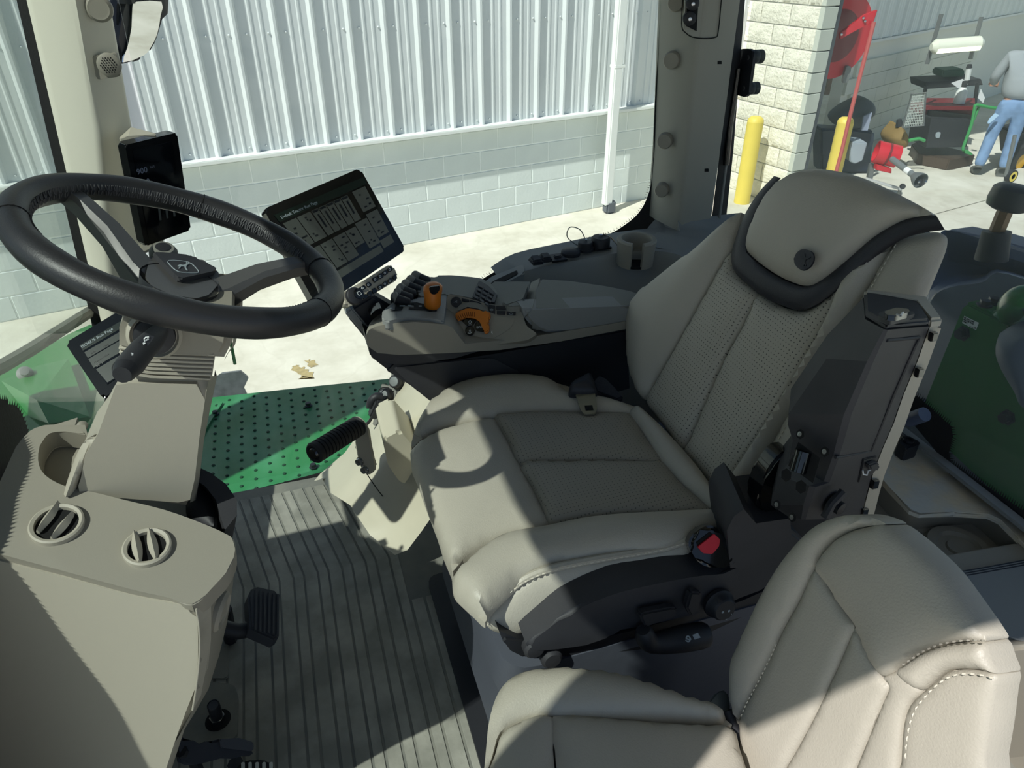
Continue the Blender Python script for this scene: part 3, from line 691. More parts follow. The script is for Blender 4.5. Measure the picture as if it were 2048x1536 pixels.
# storage pocket in front of the sockets
pk = obj('door_pocket', prism(fillet(pp(PZ(.625), [(940, 585), (985, 552), (1046, 528), (1050, 545), (1000, 572), (960, 596)]), .01), (0, 0, -.03), bev=.004), GREY, sl_)
obj('pocket_recess', prism(fillet(pp(PZ(.627), [(962, 580), (990, 560), (1034, 540), (1036, 547), (990, 572), (968, 588)]), .006), (0, 0, -.004)), HOLE, sl_)
def on(pl_, px_): return pl_(*px_)
PT = PZ(.642)
def rocker(px_, parent, m=BLK):
    c = PT(*px_); o = obj('socket_switch', box(c + V((0, 0, .002)), (.030, .036, .008), bev=.003), m, parent); obj('rocker', box(c + V((0, 0, .008)), (.022, .026, .008), bev=.003, rot=Matrix.Rotation(.15, 3, 'X')), BLK2, o); return o
rocker((1072, 524), sl_); rocker((1091, 519), sl_)
c = PT(1114, 516); o = obj('usb_flap', box(c, (.042, .046, .006), bev=.003), BLK, sl_); obj('flap_tab', box(c + V((0, -.004, .006)), (.018, .012, .006), bev=.002), BLK2, o)
c = PT(1141, 509); obj('round_button', lathe([(.024, 0), (.024, .008), (.02, .012), (0, .014)], c, (0, 0, 1), n=24), BLK, sl_)
c = PT(1170, 500); o = obj('power_socket', lathe([(.022, 0), (.022, .006), (.018, .008), (.018, .02), (.016, .022), (0, .022)], c, (0, 0, 1), n=20), BLK, sl_)
obj('cap_screw', lathe([(.004, .022), (.004, .028), (0, .029)], c, (0, 0, 1), n=8), CHR, o)
obj('lanyard', tube(cr([c + V((-.015, .0, .01)), c + V((-.04, .02, .03)), c + V((-.035, .02, .055)), c + V((-.012, .01, .05)), c + V((0, 0, .026))], 5, False), .0013, n=5), STEEL, o)
c = PT(1200, 494); o = obj('power_socket', box(c + V((0, 0, .002)), (.05, .046, .006), bev=.003), BLK, sl_)
obj('socket_cap', lathe([(.024, .004), (.024, .022), (.02, .027), (0, .027)], c, (0, 0, 1), n=24), BLK, o); obj('cap_screw', lathe([(.005, .027), (.005, .033), (0, .034)], c, (0, 0, 1), n=8), CHR, o)
obj('chain', tube([c + V((.01, .01, .03)), c + V((.03, .0, .02)), c + V((.045, -.02, .0))], .002, n=5), CHR, o)
# cup holder: a C-shaped wall open towards the driver
cc = PZ(.685)(1274, 476); r0 = .044; b = bmesh.new(); a0, a1 = R(-94), R(230)
secs = []
N = 30
for i in range(N + 1):
    a = a0 + (a1 - a0) * i / N; d = V((math.cos(a), math.sin(a), 0))
    secs.append([cc + d * r0 + V((0, 0, -.065)), cc + d * (r0 + .002) + V((0, 0, -.02)), cc + d * (r0 + .004) + V((0, 0, -.004)), cc + d * (r0 + .001), cc + d * (r0 - .007), cc + d * (r0 - .009) + V((0, 0, -.004)), cc + d * (r0 - .010) + V((0, 0, -.065))])
b = loft(secs, cap=True)
ch = obj('cup_holder', b, TAN2, sl_)
obj('cup_floor', lathe([(0, -.065), (r0 - .004, -.065), (r0 - .004, -.06), (0, -.06)], cc, (0, 0, 1), n=24), HOLE, ch)
# --- rear shelf (dusty), recess, storage box lid
def C8(pts): return sc(1780, 840, .2604, pts)
pz = PZ(.44)
sh = struct(obj('trim_11', prism(pp(pz, C8([(-60, 60), (60, 60), (230, 190), (1029, 830), (1300, 1050), (1180, 1080), (990, 905), (860, 760), (760, 712), (500, 705), (230, 722), (150, 690), (0, 520), (-200, 300)])), (0, 0, -.012), bev=.003), DIRT))
rw = pp(pz, C8([(-200, 300), (0, 520), (150, 690), (230, 722), (500, 705), (760, 712), (860, 760), (990, 905), (1100, 1000)]))
lowpx = C8([(-200, 520), (0, 740), (130, 830), (200, 838), (400, 812), (630, 800), (690, 840), (800, 940), (850, 980)])
lw = pp(PZ(.385), lowpx)
strip('recess_wall', [rw, lw], TAN2, sh, 60)
obj('recess_floor', prism(pp(PZ(.385), lowpx + C8([(700, 1100), (200, 1100), (-200, 900)])), (0, 0, -.01)), TAN2, sh)
c = PZ(.388)(*C8([(520, 990)])[0]); obj('drain_cup', lathe([(.055, 0), (.05, .008), (.036, .009), (.032, .002), (.02, .002), (.018, .006), (0, .006)], c, (0, 0, 1), n=32), TAN2, sh)
# sill rail of the rear window
a, b = pp(PZ(.455), C8([(90, 60), (1029, 790)])); a, b = a + (a - b) * .3, b + (b - a) * .6; d = (b - a).normalized(); n_ = V((d.y, -d.x, 0))
obj('sill_rail', prism([a, b, b + n_ * .022, a + n_ * .022], (0, 0, .008), bev=.002), GREY, sh); obj('sill_gap', prism([a - n_ * .008, b - n_ * .008, b, a], (0, 0, -.004)), HOLE, sh)
# latch block with screw on the shelf
lt = obj('latch_block', prism(fillet(pp(PZ(.47), C8([(60, 165), (110, 120), (200, 150), (232, 165), (225, 190), (130, 222)])), .004), (0, 0, -.03), bev=.003), BLK, sh)
obj('latch_screw', lathe([(.010, 0), (.010, .004), (.005, .004), (.005, .001), (0, .001)], PZ(.471)(*C8([(140, 160)])[0]), (0, 0, 1), n=16), BOLT, lt)
obj('latch_tube', tube(pp(PX(1.08), sc(1448, 600, .293, [(1260, 820), (1370, 780)])), .014, n=14), NAVY, lt)
# ================================================================ driver's seat
def C7(p): return sc(800, 650, .3418, p)
def C4(p): return sc(900, 900, .3418, p)
CZ = .53; UPV = V((0, 0, 1))
seat = thing('driver_seat', 'tan leather driver seat with dark headrest band and upright black armrest', 'seat', (.45, .87, .0))
pc = PL((.4, .87, CZ), (-.035, 0, 1))          # cushion plane, front edge a little higher
def cush(name, px, h, m=LEA, pl=pc, nrm=UPV, n=3, skirt=.03, p=3., smooth=True):
    pts = pp(pl, cr(px, n) if smooth else px)
    return obj(name, pillow(pts, nrm, h, skirt=skirt, p=p), m, seat, 60)
cush('far_bolster', C7([(66, 715), (95, 590), (150, 490), (235, 420), (330, 365), (440, 330), (540, 312), (640, 303), (740, 302), (840, 310), (895, 325), (950, 365), (1000, 400), (1110, 412), (1210, 425), (1310, 455), (1395, 490), (1345, 512), (1200, 508), (1050, 508), (920, 508), (800, 513), (680, 525), (548, 543), (420, 560), (300, 590), (210, 622), (130, 665)]), .03, p=2.2)
front = obj('thigh_panel', pillow(pp(pc, [p for p in cr(C7([(66, 735), (130, 680), (210, 635), (300, 600), (420, 570), (546, 548), (590, 615), (640, 700), (698, 815), (760, 930), (820, 1050), (868, 1165), (720, 1205), (575, 1258), (460, 1310), (370, 1370), (310, 1440), (296, 1400), (250, 1290), (215, 1180), (150, 1010), (95, 860), (66, 790)]), 3)]), UPV, .022, skirt=.03, p=3, roll=.06), LEA, seat, 60)
cush('centre_panel', C7([(552, 546), (680, 528), (800, 517), (1050, 512), (1200, 512), (1338, 517), (1400, 600), (1465, 700), (1526, 793), (1380, 792), (1200, 790), (950, 800), (702, 813), (640, 700), (590, 610)]), .014, LEAP, p=4)
cush('centre_panel', C7([(702, 819), (950, 805), (1200, 796), (1380, 797), (1530, 799), (1590, 865), (1650, 932), (1730, 1000), (1806, 1070), (1760, 1083), (1540, 1094), (1300, 1104), (1080, 1130), (874, 1163), (820, 1050), (760, 930)]), .014, LEAP, p=4)
cush('rear_roll', C7([(1342, 514), (1398, 492), (1470, 550), (1540, 615), (1620, 700), (1700, 790), (1780, 890), (1850, 990), (1935, 1100), (1880, 1080), (1812, 1068), (1735, 998), (1655, 928), (1594, 862), (1532, 796), (1468, 698), (1404, 598)]), .02, p=2)
pnb = PL((.4, .66, CZ + .004), (-.035, -.10, 1))
cush('near_bolster', C4([(1640, 402), (1580, 360), (1520, 346), (1260, 358), (1000, 371), (780, 395), (582, 437), (440, 460), (310, 492), (200, 560), (100, 650), (20, 742), (22, 830), (80, 895), (140, 950), (205, 1008), (225, 950), (300, 872), (430, 757), (600, 690), (750, 660), (900, 630), (1080, 600), (1250, 572), (1400, 520), (1520, 465)]), .022, pl=pnb, skirt=.012, p=2.6)
e0, e1_ = pnb(*C4([(430, 757)])[0]), pnb(*C4([(1400, 520)])[0]); nsd = (e1_ - e0).cross(V((0, .30, 1))).normalized(); nsd = nsd if nsd.y < 0 else -nsd
psd = PL(pnb(*C4([(900, 632)])[0]), nsd)
cush('side_panel', C4([(1400, 524), (1250, 577), (1080, 605), (900, 635), (750, 665), (600, 695), (430, 762), (300, 876), (226, 960), (208, 1012), (250, 1058), (330, 1078), (400, 1084), (520, 1035), (650, 935), (850, 765), (970, 705), (1100, 670), (1260, 640), (1390, 622)]), .012, pl=psd, nrm=nsd, skirt=.02)
stitches(pp(PL(pnb(*C4([(900, 632)])[0]) + nsd * .011, nsd), cr(C4([(226, 1035), (215, 985), (240, 930), (310, 868), (440, 770), (610, 704), (900, 646), (1200, 594), (1400, 536)]), 5, False)), (0, -1, .5), .0055, .0035, .001, STIT, seat)
obj('seam_piping', tube(pp(PL(pnb(*C4([(900, 632)])[0]) + nsd * .002, nsd), cr(C4([(215, 1010), (226, 955), (300, 873), (430, 759), (600, 692), (900, 632), (1250, 574), (1400, 522)]), 4, False)), .006, n=8), LEA, seat)
# foam body below the cover
bd = pp(PZ(.50), cr(C7([(80, 760), (150, 520), (330, 385), (640, 325), (880, 345), (1180, 440), (1390, 510), (1620, 740), (1880, 1080), (1780, 1150), (1300, 1190), (880, 1260), (520, 1390), (330, 1470), (250, 1320), (160, 1060)]), 2))
cb0 = sum((V(p) for p in bd), V((0, 0, 0))) / len(bd)
obj('cushion_body', loft([[cb0 + (V(p) - cb0) * f + V((0, 0, dz)) for p in bd] for f, dz in ((.97, .012), (.97, -.02), (.94, -.05), (.88, -.08), (.84, -.09))]), LEA, seat, 60)
# ---- backrest
PH = R(25); bo = V((.6, .87, .52)); bu = V((math.sin(PH), 0, math.cos(PH))); bn = V((-math.cos(PH), 0, math.sin(PH)))     # up along the back, outward (towards wheel)
pb = PL(bo, bn); pb2 = PL(bo + bn * .012, bn); pb3 = PL(bo + bn * .022, bn)
def back(name, px, h, m=LEA, pl=pb, n=3, skirt=.03, p=2.6, nrm=bn, cen=None):
    return obj(name, pillow(pp(pl, cr(px, n)), nrm, h, skirt=skirt, p=p, cen=cen), m, seat, 60)
back('far_back_bolster', [(1256, 655), (1259, 620), (1275, 590), (1305, 562), (1345, 532), (1400, 490), (1450, 444), (1482, 425), (1474, 460), (1462, 495), (1440, 535), (1395, 615), (1350, 695), (1315, 755), (1292, 800), (1272, 775), (1258, 725)], .032, p=2)
CEN = LEAB
back('back_centre', [(1294, 803), (1317, 758), (1352, 697), (1397, 617), (1442, 537), (1462, 505), (1466, 535), (1485, 562), (1514, 588), (1490, 640), (1450, 712), (1412, 798), (1382, 868), (1364, 903), (1345, 878), (1320, 842)], .016, CEN)
back('back_centre', [(1367, 907), (1385, 870), (1415, 800), (1453, 714), (1493, 642), (1518, 590), (1560, 612), (1604, 621), (1640, 606), (1688, 567), (1655, 640), (1605, 730), (1545, 830), (1490, 915), (1442, 990), (1415, 965), (1390, 935)], .016, CEN)
back('near_back_bolster', [(1691, 566), (1738, 522), (1783, 489), (1745, 555), (1685, 655), (1640, 722), (1600, 785), (1568, 838), (1540, 888), (1515, 955), (1506, 1015), (1482, 1030), (1455, 1008), (1446, 990), (1493, 917), (1548, 832), (1608, 732), (1658, 642)], .03, p=2)
sdn = (V((0, -1, 0)) * .92 + bn * .35).normalized()
sp = PL(bo - bn * .004, bn); sdn = bn
back('side_panel', [(1785, 489), (1820, 472), (1850, 466), (1874, 465), (1884, 468), (1888, 478), (1884, 500), (1868, 540), (1840, 605), (1800, 695), (1740, 800), (1680, 890), (1620, 960), (1560, 1010), (1512, 1018), (1517, 957), (1543, 890), (1602, 787), (1642, 724), (1687, 657), (1747, 557)], .012, pl=sp, nrm=sdn, skirt=.008)
stitches(pp(PL(pb(1660, 690) + sdn * .006, sdn), cr([(1792, 489), (1750, 562), (1692, 660), (1610, 790), (1550, 893), (1524, 960), (1516, 1012)], 6, False)), sdn, .005, .0035, .001, STIT, seat)
hd = back('headrest', [(1494, 495), (1498, 470), (1512, 432), (1535, 390), (1560, 362), (1590, 345), (1625, 338), (1665, 341), (1720, 354), (1780, 380), (1832, 407), (1855, 421), (1862, 428), (1852, 431), (1832, 433), (1800, 441), (1745, 473), (1692, 519), (1642, 558), (1610, 570), (1572, 559), (1530, 534), (1499, 507)], .03, pl=pb3, skirt=.012)
# dark leather band round the headrest, a ribbon between two outlines
ino = [(1562, 356), (1537, 386), (1513, 428), (1497, 470), (1493, 497), (1499, 509), (1530, 537), (1572, 562), (1610, 573), (1642, 561), (1693, 521), (1746, 475), (1801, 443), (1840, 433), (1872, 430)]
ouo = [(1548, 352), (1515, 388), (1486, 436), (1467, 490), (1463, 522), (1475, 550), (1524, 592), (1570, 613), (1604, 621), (1640, 607), (1691, 567), (1742, 522), (1795, 484), (1840, 467), (1890, 460)]
ii, oo = cr(ino, 4, False), cr(ouo, 4, False); rows = []
for f, hgt in [(0, .013), (.05, .016), (.3, .0175), (.7, .0155), (.95, .010), (1, .002)]:
    pls = PL(bo + bn * (.006 + hgt), bn); rows.append([pls(a[0] + (b[0] - a[0]) * f, a[1] + (b[1] - a[1]) * f) for a, b in zip(ii, oo)])
bd_ = strip('headrest_band', rows, LEAD, seat, 60)
em = pp(PL(bo + bn * .053, bn), cr([(1590, 519), (1594, 508), (1604, 500), (1618, 501), (1629, 507), (1630, 518), (1626, 532), (1614, 541), (1604, 541), (1592, 530)], 3))
e = obj('emblem', prism(em, bn * .003, bev=.001), LEAD, hd)
def deer(pl_, cx, cy, s, ang, off, m, parent, name='deer_mark'):
    shp = [(-10, -2), (-6, 1), (-1, 1), (3, 3), (5, 6), (4, 9), (6, 9), (7, 6), (9, 7), (11, 6), (8, 4), (6, 1), (7, -3), (11, -6), (10, -7), (5, -4), (3, -1), (-3, -2), (-6, -7), (-8, -7), (-6, -3), (-9, -4)]
    ca, sa = math.cos(ang), math.sin(ang)
    pts = [pl_(cx + (x * ca - y * sa) * s, cy + (-x * sa - y * ca) * s) for x, y in shp]
    return obj(name, prism(pts, off), m, parent, smooth=0)
deer(PL(bo + bn * .056, bn), 1610, 521, 1.1, R(60), bn * .0012, BLK2, e)
# shell behind the upholstery
shl = pp(PL(bo - bn * .012, bn), cr([(1262, 700), (1264, 630), (1300, 575), (1400, 497), (1500, 395), (1580, 350), (1640, 344), (1760, 378), (1870, 440), (1830, 560), (1700, 760), (1540, 960), (1480, 1025), (1380, 930), (1290, 810)], 3))
cs_ = sum((V(p) for p in shl), V((0, 0, 0))) / len(shl)
obj('back_shell', prism([cs_ + (V(p) - cs_) * .93 for p in shl], -bn * .05, bev=.015, seg=3), LEAD, seat)
# ---- seat side: black trim with switches, buckle, lever
psd2 = PL((.4, .60, .44), (0, -1, .25)); pu = PL((.4, .60, .46), (0, -.35, 1))
base = obj('side_shield', prism(pp(PL((.4, .60, .42), (0, -1, .12)), cr(C4([(450, 1150), (570, 1050), (700, 955), (850, 885), (1000, 832), (1180, 790), (1350, 756), (1480, 735), (1600, 725), (1720, 690), (1790, 600), (1880, 520), (2010, 480), (2100, 590), (2000, 710), (1900, 770), (1700, 880), (1440, 960), (1100, 1035), (940, 1065), (930, 1115), (640, 1165), (500, 1172)]), 2)), (0, .055, .004), bev=.006, seg=3), BLK2, seat)
# raised hip of the trim next to the back
obj('hip_cover', loft([pp(PL((.6, .60, .5), (0, -1, .12)), C4([(1620, 470), (1660, 390), (1720, 345), (1790, 430), (1990, 400), (2010, 620), (1750, 690), (1640, 690)])), [p + V((.03, .10, .0)) for p in pp(PL((.6, .60, .5), (0, -1, .12)), C4([(1620, 470), (1660, 390), (1720, 345), (1790, 430), (1990, 400), (2010, 620), (1750, 690), (1640, 690)]))]]), BLK2, seat)
pf = PL((.4, .595, .42), (0, -1, .12))
def knobbox(name, px, d, m, bev=.003): return obj(name, prism(pp(pf, C4(px)), V((0, -d, .1 * d)), bev=bev), m, seat)
sw = knobbox('slide_switch', [(1085, 930), (1110, 915), (1270, 885), (1305, 890), (1300, 940), (1125, 1000), (1110, 990)], .014, BLK)
sw = knobbox('tilt_switch', [(1355, 890), (1375, 815), (1385, 795), (1440, 800), (1450, 820), (1415, 930), (1385, 945)], .014, BLK)
c = pf(*C4([(1565, 890)])[0]); kd = obj('control_knob', lathe([(.024, 0), (.024, .006), (.02, .01), (.019, .018), (.016, .021), (0, .021)], c, (0, -1, .2), n=28), BLK, seat)
for q in [(1545, 895), (1608, 908), (1570, 942), (1590, 886)]:
    obj('knob_mark', lathe([(.0022, 0), (0, .0004)], c + (pf(*C4([q])[0]) - c) * .8 + V((0, -.0212, .003)), (0, -1, .2), n=6), LBL, kd)
lv = obj('swivel_lever', tube(pp(PL((.4, .58, .40), (0, -1, .12)), cr(C4([(1130, 1050), (1160, 1120), (1230, 1128), (1330, 1110), (1440, 1090), (1500, 1080)]), 3, False)), [.010, .014, .015, .015, .015, .015, .016, .017, .018, .019, .02, .02, .02, .02, .019, .017], n=12), BLK, seat)
def glyph(pl_, px, d, m, parent, name='print_mark'): return obj(name, prism(pp(pl_, px), d), m, parent, smooth=0)
pg = PL((.4, .556, .40), (0, -1, .12))
glyph(pg, C4([(1418, 1082), (1450, 1070), (1466, 1096), (1430, 1108)]), (0, -.0005, 0), LBL, lv)
obj('print_mark', tube(pp(pg, cr(C4([(1408, 1108), (1398, 1092), (1386, 1092), (1384, 1104), (1400, 1108), (1402, 1116), (1392, 1120), (1380, 1114)]), 3, False)), .0012, n=5), LBL, lv)
# bottom rail and front foot of the upper frame
obj('upper_frame', prism(pp(PL((.4, .62, .38), (0, -1, .1)), C4([(290, 1070), (460, 1150), (940, 1090), (1700, 900), (1900, 780), (1900, 900), (1500, 1090), (1100, 1170), (800, 1215), (740, 1190), (700, 1225), (640, 1222), (620, 1200), (430, 1225), (360, 1190), (310, 1120)])), (0, .38, 0), bev=.006), BLK, seat)
for q in [(580, 1190), (480, 1130)]:
    c = PL((.4, .615, .38), (0, -1, .1))(*C4([q])[0]); obj('frame_foot', lathe([(.016, 0), (.016, .012), (.012, .016), (0, .017)], c, (0, -1, .1), n=16), BLK2, seat)
# suspension skirt and pedestal
sk_px = C4([(60, 880), (290, 1070), (430, 1225), (2100, 900), (2300, 1100), (2300, 1500), (520, 1900), (330, 1700), (240, 1500), (160, 1250), (90, 1000)])
low = [V((.155, .66, 0)), V((.70, .60, 0)), V((.72, 1.12, 0)), V((.17, 1.15, 0))]
def rr(x0, x1, y0, y1, z, r=.05): return fillet([(x0, y0, z), (x1, y0, z), (x1, y1, z), (x0, y1, z)], r, 4)
SKIRT = mat('grey_rubber_skirt', (78, 82, 92), .55, bump=.15, bs=40, dist=.004)
obj('suspension_skirt', loft([rr(.19, .76, .62, 1.12, .40), rr(.18, .76, .62, 1.12, .33, .06), rr(.205, .75, .635, 1.11, .24), rr(.185, .755, .62, 1.12, .15, .06), rr(.21, .75, .63, 1.11, .02), rr(.21, .75, .63, 1.11, .0)]), SKIRT, seat)
obj('base_plate', prism(rr(.17, .80, .54, 1.2, .012, .03), (0, 0, -.01)), BLK, seat)
obj('slide_rail', prism(pp(PZ(.10), [(1175, 1352), (1480, 1282), (1540, 1330), (1540, 1440), (1300, 1420)]), (0, 0, -.09), bev=.006), BLK, seat)
obj('retractor_cover', prism(pp(PY(.645), [(1500, 1025), (1640, 1010), (1740, 1010), (1760, 1060), (1640, 1130), (1480, 1160)]), (0, .05, 0), bev=.006), BLK, seat)
# buckle with red release
pbk = PL((.5, .60, .525), (-.3, -.8, .62)); nk = V((-.3, -.8, .62)).normalized()
bk = obj('belt_buckle', prism(pp(pbk, cr(C4([(1400, 545), (1430, 490), (1500, 450), (1550, 448), (1590, 490), (1640, 570), (1675, 630), (1670, 665), (1620, 685), (1520, 690), (1460, 660), (1415, 600)]), 2)), -nk * .035, bev=.006, seg=3), GLOSS, seat)
obj('release_button', prism(pp(PL((.5, .60, .525), (-.3, -.8, .62)), fillet(C4([(1445, 565), (1540, 488), (1575, 520), (1568, 560), (1530, 605), (1475, 600)]), 2)), nk * .006, bev=.003), RED, bk)
obj('slot', prism(pp(PL((.5, .60, .525), (-.3, -.8, .62)), C4([(1440, 540), (1520, 478), (1532, 488), (1446, 556)])), nk * .002), HOLE, bk)
# ---- folded armrest, upright beside the back
AR = seat
def K(p): return sc(1448, 600, .293, p)
yl, yr, yt = .60, .53, .555
LE = [K([q])[0] for q in [(962, 130), (700, 400), (440, 780), (435, 850), (470, 960), (440, 1110), (370, 1200), (320, 1400), (470, 1500)]]
RI = [K([q])[0] for q in [(1100, 205), (1000, 420), (850, 780), (800, 960), (770, 1060), (700, 1250), (600, 1275), (560, 1400), (530, 1500)]]
RE = [K([q])[0] for q in [(1400, 180), (1310, 430), (1215, 660), (1150, 850), (1080, 1010), (1010, 1190), (980, 1300), (950, 1420), (930, 1490)]]
l3 = [PY(yl)(*q) for q in LE]; r3 = [PY(yr)(*q) for q in RI]; e3 = [PY(yt)(*q) for q in RE]
rows = [[p + V((.04, .05, 0)) for p in l3], l3, [a.lerp(b, .93) for a, b in zip(l3, r3)], [a.lerp(b, .06) for a, b in zip(r3, e3)], e3, [p + V((.03, .05, 0)) for p in e3]]
b = bmesh.new(); rs = [[b.verts.new(p) for p in r] for r in zip(*rows)]
for a, c in zip(rs, rs[1:]):
    for k in range(len(a) - 1): b.faces.new((a[k], a[k + 1], c[k + 1], c[k]))
    b.faces.new((a[-1], a[0], c[0], c[-1]))
b.faces.new(rs[0]); b.faces.new(rs[-1][::-1])
arm = obj('folding_armrest', b, BLK2, seat, 25)
# top with the rocker
ptop = PL(l3[0], (l3[0] - r3[0]).cross(e3[0] - r3[0]))
nt_ = (l3[0] - r3[0]).cross(e3[0] - r3[0]).normalized(); nt_ = nt_ if nt_.z > 0 else -nt_
cap_ = obj('arm_top', prism([l3[0], r3[0], e3[0], e3[0] + V((.03, .05, 0)), l3[0] + V((.04, .05, 0))], nt_ * .008, bev=.003), BLK2, arm)
rk = obj('arm_switch', prism(pp(PL(l3[0] + nt_ * .008, nt_), fillet(K([(1045, 125), (1200, 60), (1265, 90), (1300, 130), (1130, 175), (1060, 150)]), 4)), nt_ * .006, bev=.002), BLK, arm)
obj('rocker', prism(pp(PL(l3[0] + nt_ * .014, nt_), fillet(K([(1085, 115), (1170, 85), (1255, 95), (1260, 120), (1170, 145), (1100, 140)]), 4)), nt_ * .006, bev=.002), GLOSS, arm)
obj('print_mark', tube(pp(PL(l3[0] + nt_ * .021, nt_), K([(1180, 100), (1205, 108), (1222, 84)])), .0012, n=5), WHT, arm)
# recessed panel on the near face, tan edge trim, hinges
pa = PL(r3[2], (r3[0] - r3[4]).cross(e3[0] - r3[2])); na = (r3[0] - r3[4]).cross(e3[0] - r3[2]).normalized(); na = na if na.y < 0 else -na
def onarm(px, h): return pp(PL(r3[2] + na * h, na), K(px))
obj('face_groove', tube(onarm([(1110, 275), (1330, 255), (1300, 320), (1160, 640), (1000, 1030), (760, 1075)], .001), .0022, n=6), BLK, arm)
te = [PY(yt + .004)(q[0] + 24, q[1] + 4) for q in RE]
strip('edge_trim', [[p + V((.004, .002, 0)) for p in e3], te, [p + V((.005, .06, 0)) for p in te]], TAN, arm, 60)
obj('edge_trim_top', prism([e3[0] + nt_ * .008, te[0] + nt_ * .012, te[0] + V((.03, .055, 0)) + nt_ * .012, l3[0] + V((.043, .054, 0)) + nt_ * .01, l3[0] + V((.038, .047, 0)) + nt_ * .01, e3[0] + V((.026, .045, 0)) + nt_ * .01], -nt_ * .012, bev=.003), TAN, arm)
for q in [(1415, 245), (1320, 490), (1018, 1250), (945, 1445)]:
    obj('hinge', prism(onarm([(q[0] - 18, q[1] - 30), (q[0] + 22, q[1] - 36), (q[0] + 8, q[1] + 22), (q[0] - 30, q[1] + 30)], .002), na * .006, bev=.001), GLOSS, arm)
# left face: screws, opening with the pivot, hex holes
pal = PL(l3[2], (l3[1] - l3[3]).cross(r3[2] - l3[2])); nl = (l3[1] - l3[3]).cross(r3[2] - l3[2]).normalized(); nl = nl if nl.x < 0 else -nl
def onl(q, h): return PL(l3[2] + nl * h, nl)(*K([q])[0])
for q in [(520, 915), (688, 1035), (362, 1397), (465, 1483)]:
    c = onl(q, .001); obj('hex_recess', lathe([(.0065, 0), (0, .0005)], c, nl, n=6), HOLE, arm); obj('screw', lathe([(.0032, .0005), (.0032, .0012), (0, .0014)], c, nl, n=10), CHR, arm)
for q in [(425, 1195), (525, 1275)]:
    obj('hex_recess', lathe([(.0085, 0), (0, .0005)], onl(q, .001), nl, n=6), HOLE, arm)
op = obj('pivot_opening', prism([onl(q, .001) for q in [(510, 970), (660, 1080), (610, 1250), (440, 1130), (480, 1040)]], nl * .0008), HOLE, arm)
obj('pivot_pin', tube([onl((545, 1030), .004), onl((505, 1170), .004)], .0105, n=14), GLOSS, arm)
c = PL(r3[5] + na * .001, na)(*K([(740, 1385)])[0]); kn = obj('adjust_knob', lathe([(.016, 0), (.016, .004), (.009, .006), (.009, .014), (0, .016)], c, na, n=24), BLK, arm)
u, w_ = frame(na)
obj('knob_wing', tube(pp(PL(r3[5] + na * .014, na), K([(815, 1310), (740, 1390), (690, 1480)])), [.006, .005, .006], n=8), BLK2, arm)
sw = obj('arm_switch', prism(onarm([(940, 1080), (1030, 1060), (1035, 1140), (970, 1220), (905, 1240)], .001), na * .003, bev=.001), BLK, arm)
obj('rocker', prism(onarm([(955, 1105), (1015, 1085), (1032, 1110), (1010, 1150), (965, 1140)], .003), na * .008, bev=.002), BLK2, sw)
obj('print_mark', tube(onarm([(948, 1165), (950, 1190), (975, 1195), (985, 1165), (1000, 1160)], .005), .0011, n=5), WHT, sw)
# pivot bracket behind
obj('pivot_bracket', prism(pp(PY(.63), cr([(1580, 905), (1545, 930), (1525, 975), (1520, 1020), (1590, 1040), (1620, 960)], 3)), (0, .03, 0), bev=.004), GLOSS, seat)
# ---- loose seat belt on the cushion
tg = thing('seat_belt', 'steel belt tongue in a black sleeve lying on the driver cushion', 'seat belt', pc(1172, 800) + V((0, 0, .03)))
pt = PL((.5, 1.05, CZ + .034), (-.1, -.25, 1))
tp_ = pp(pt, fillet(sc(800, 650, .3418, [(1025, 400), (1140, 392), (1155, 490), (1140, 520), (1080, 525), (1058, 500)]), 4))
obj('tongue', prism(tp_, (0, 0, -.003), bev=.0008), mat('brushed_steel', (150, 150, 140), .3, metal=.9), tg)
obj('tongue_slot', prism(pp(PL((.5, 1.05, CZ + .0345), (-.1, -.25, 1)), sc(800, 650, .3418, [(1080, 472), (1125, 470), (1132, 496), (1086, 500)])), (0, 0, .0006)), HOLE, tg)
obj('sleeve', pillow(pp(pt, cr(sc(800, 650, .3418, [(990, 395), (1000, 345), (1060, 305), (1110, 280), (1135, 330), (1150, 385), (1145, 400), (1030, 405)]), 3)), (0, -.2, 1), .015, skirt=.01), LEAD, tg)
wb = pp(PL((.55, 1.1, CZ + .02), (-.1, -.25, 1)), sc(800, 650, .3418, [(1130, 330), (1165, 290), (1210, 310), (1260, 370), (1310, 420), (1270, 435), (1220, 400), (1150, 390)]))
obj('webbing', prism(wb, (0, 0, -.012), bev=.003), mat('blue_black_webbing', (34, 38, 50), .7, bump=.4, bs=300), tg)
# ================================================================ passenger (instructor) seat
ps = thing('passenger_seat', 'tan leather passenger seat in front with curved seams', 'seat', (.4, .35, .0))
P2 = R(14); qo = V((.455, .45, .46)); qn = V((-math.cos(P2), 0, math.sin(P2))); qb = PL(qo, qn); qb2 = PL(qo + qn * .012, qn)
def C5(p): return sc(1348, 1011, .3418, p)
def pback(name, px, h, pl=qb, n=3, skirt=.03, p=2.4, m=LEA, nrm=qn): return obj(name, pillow(pp(pl, cr(px, n)), nrm, h, skirt=skirt, p=p), m, ps, 60)
pback('far_back_bolster', C5([(325, 980), (335, 900), (380, 800), (430, 690), (500, 540), (600, 370), (700, 240), (800, 140), (900, 85), (1000, 58), (1090, 56), (1170, 75), (1240, 110), (1150, 118), (1050, 140), (950, 190), (870, 270), (822, 368), (740, 540), (640, 720), (590, 830), (520, 970), (440, 1120), (385, 1230), (375, 1280), (340, 1190), (328, 1090)]), .012, p=2)
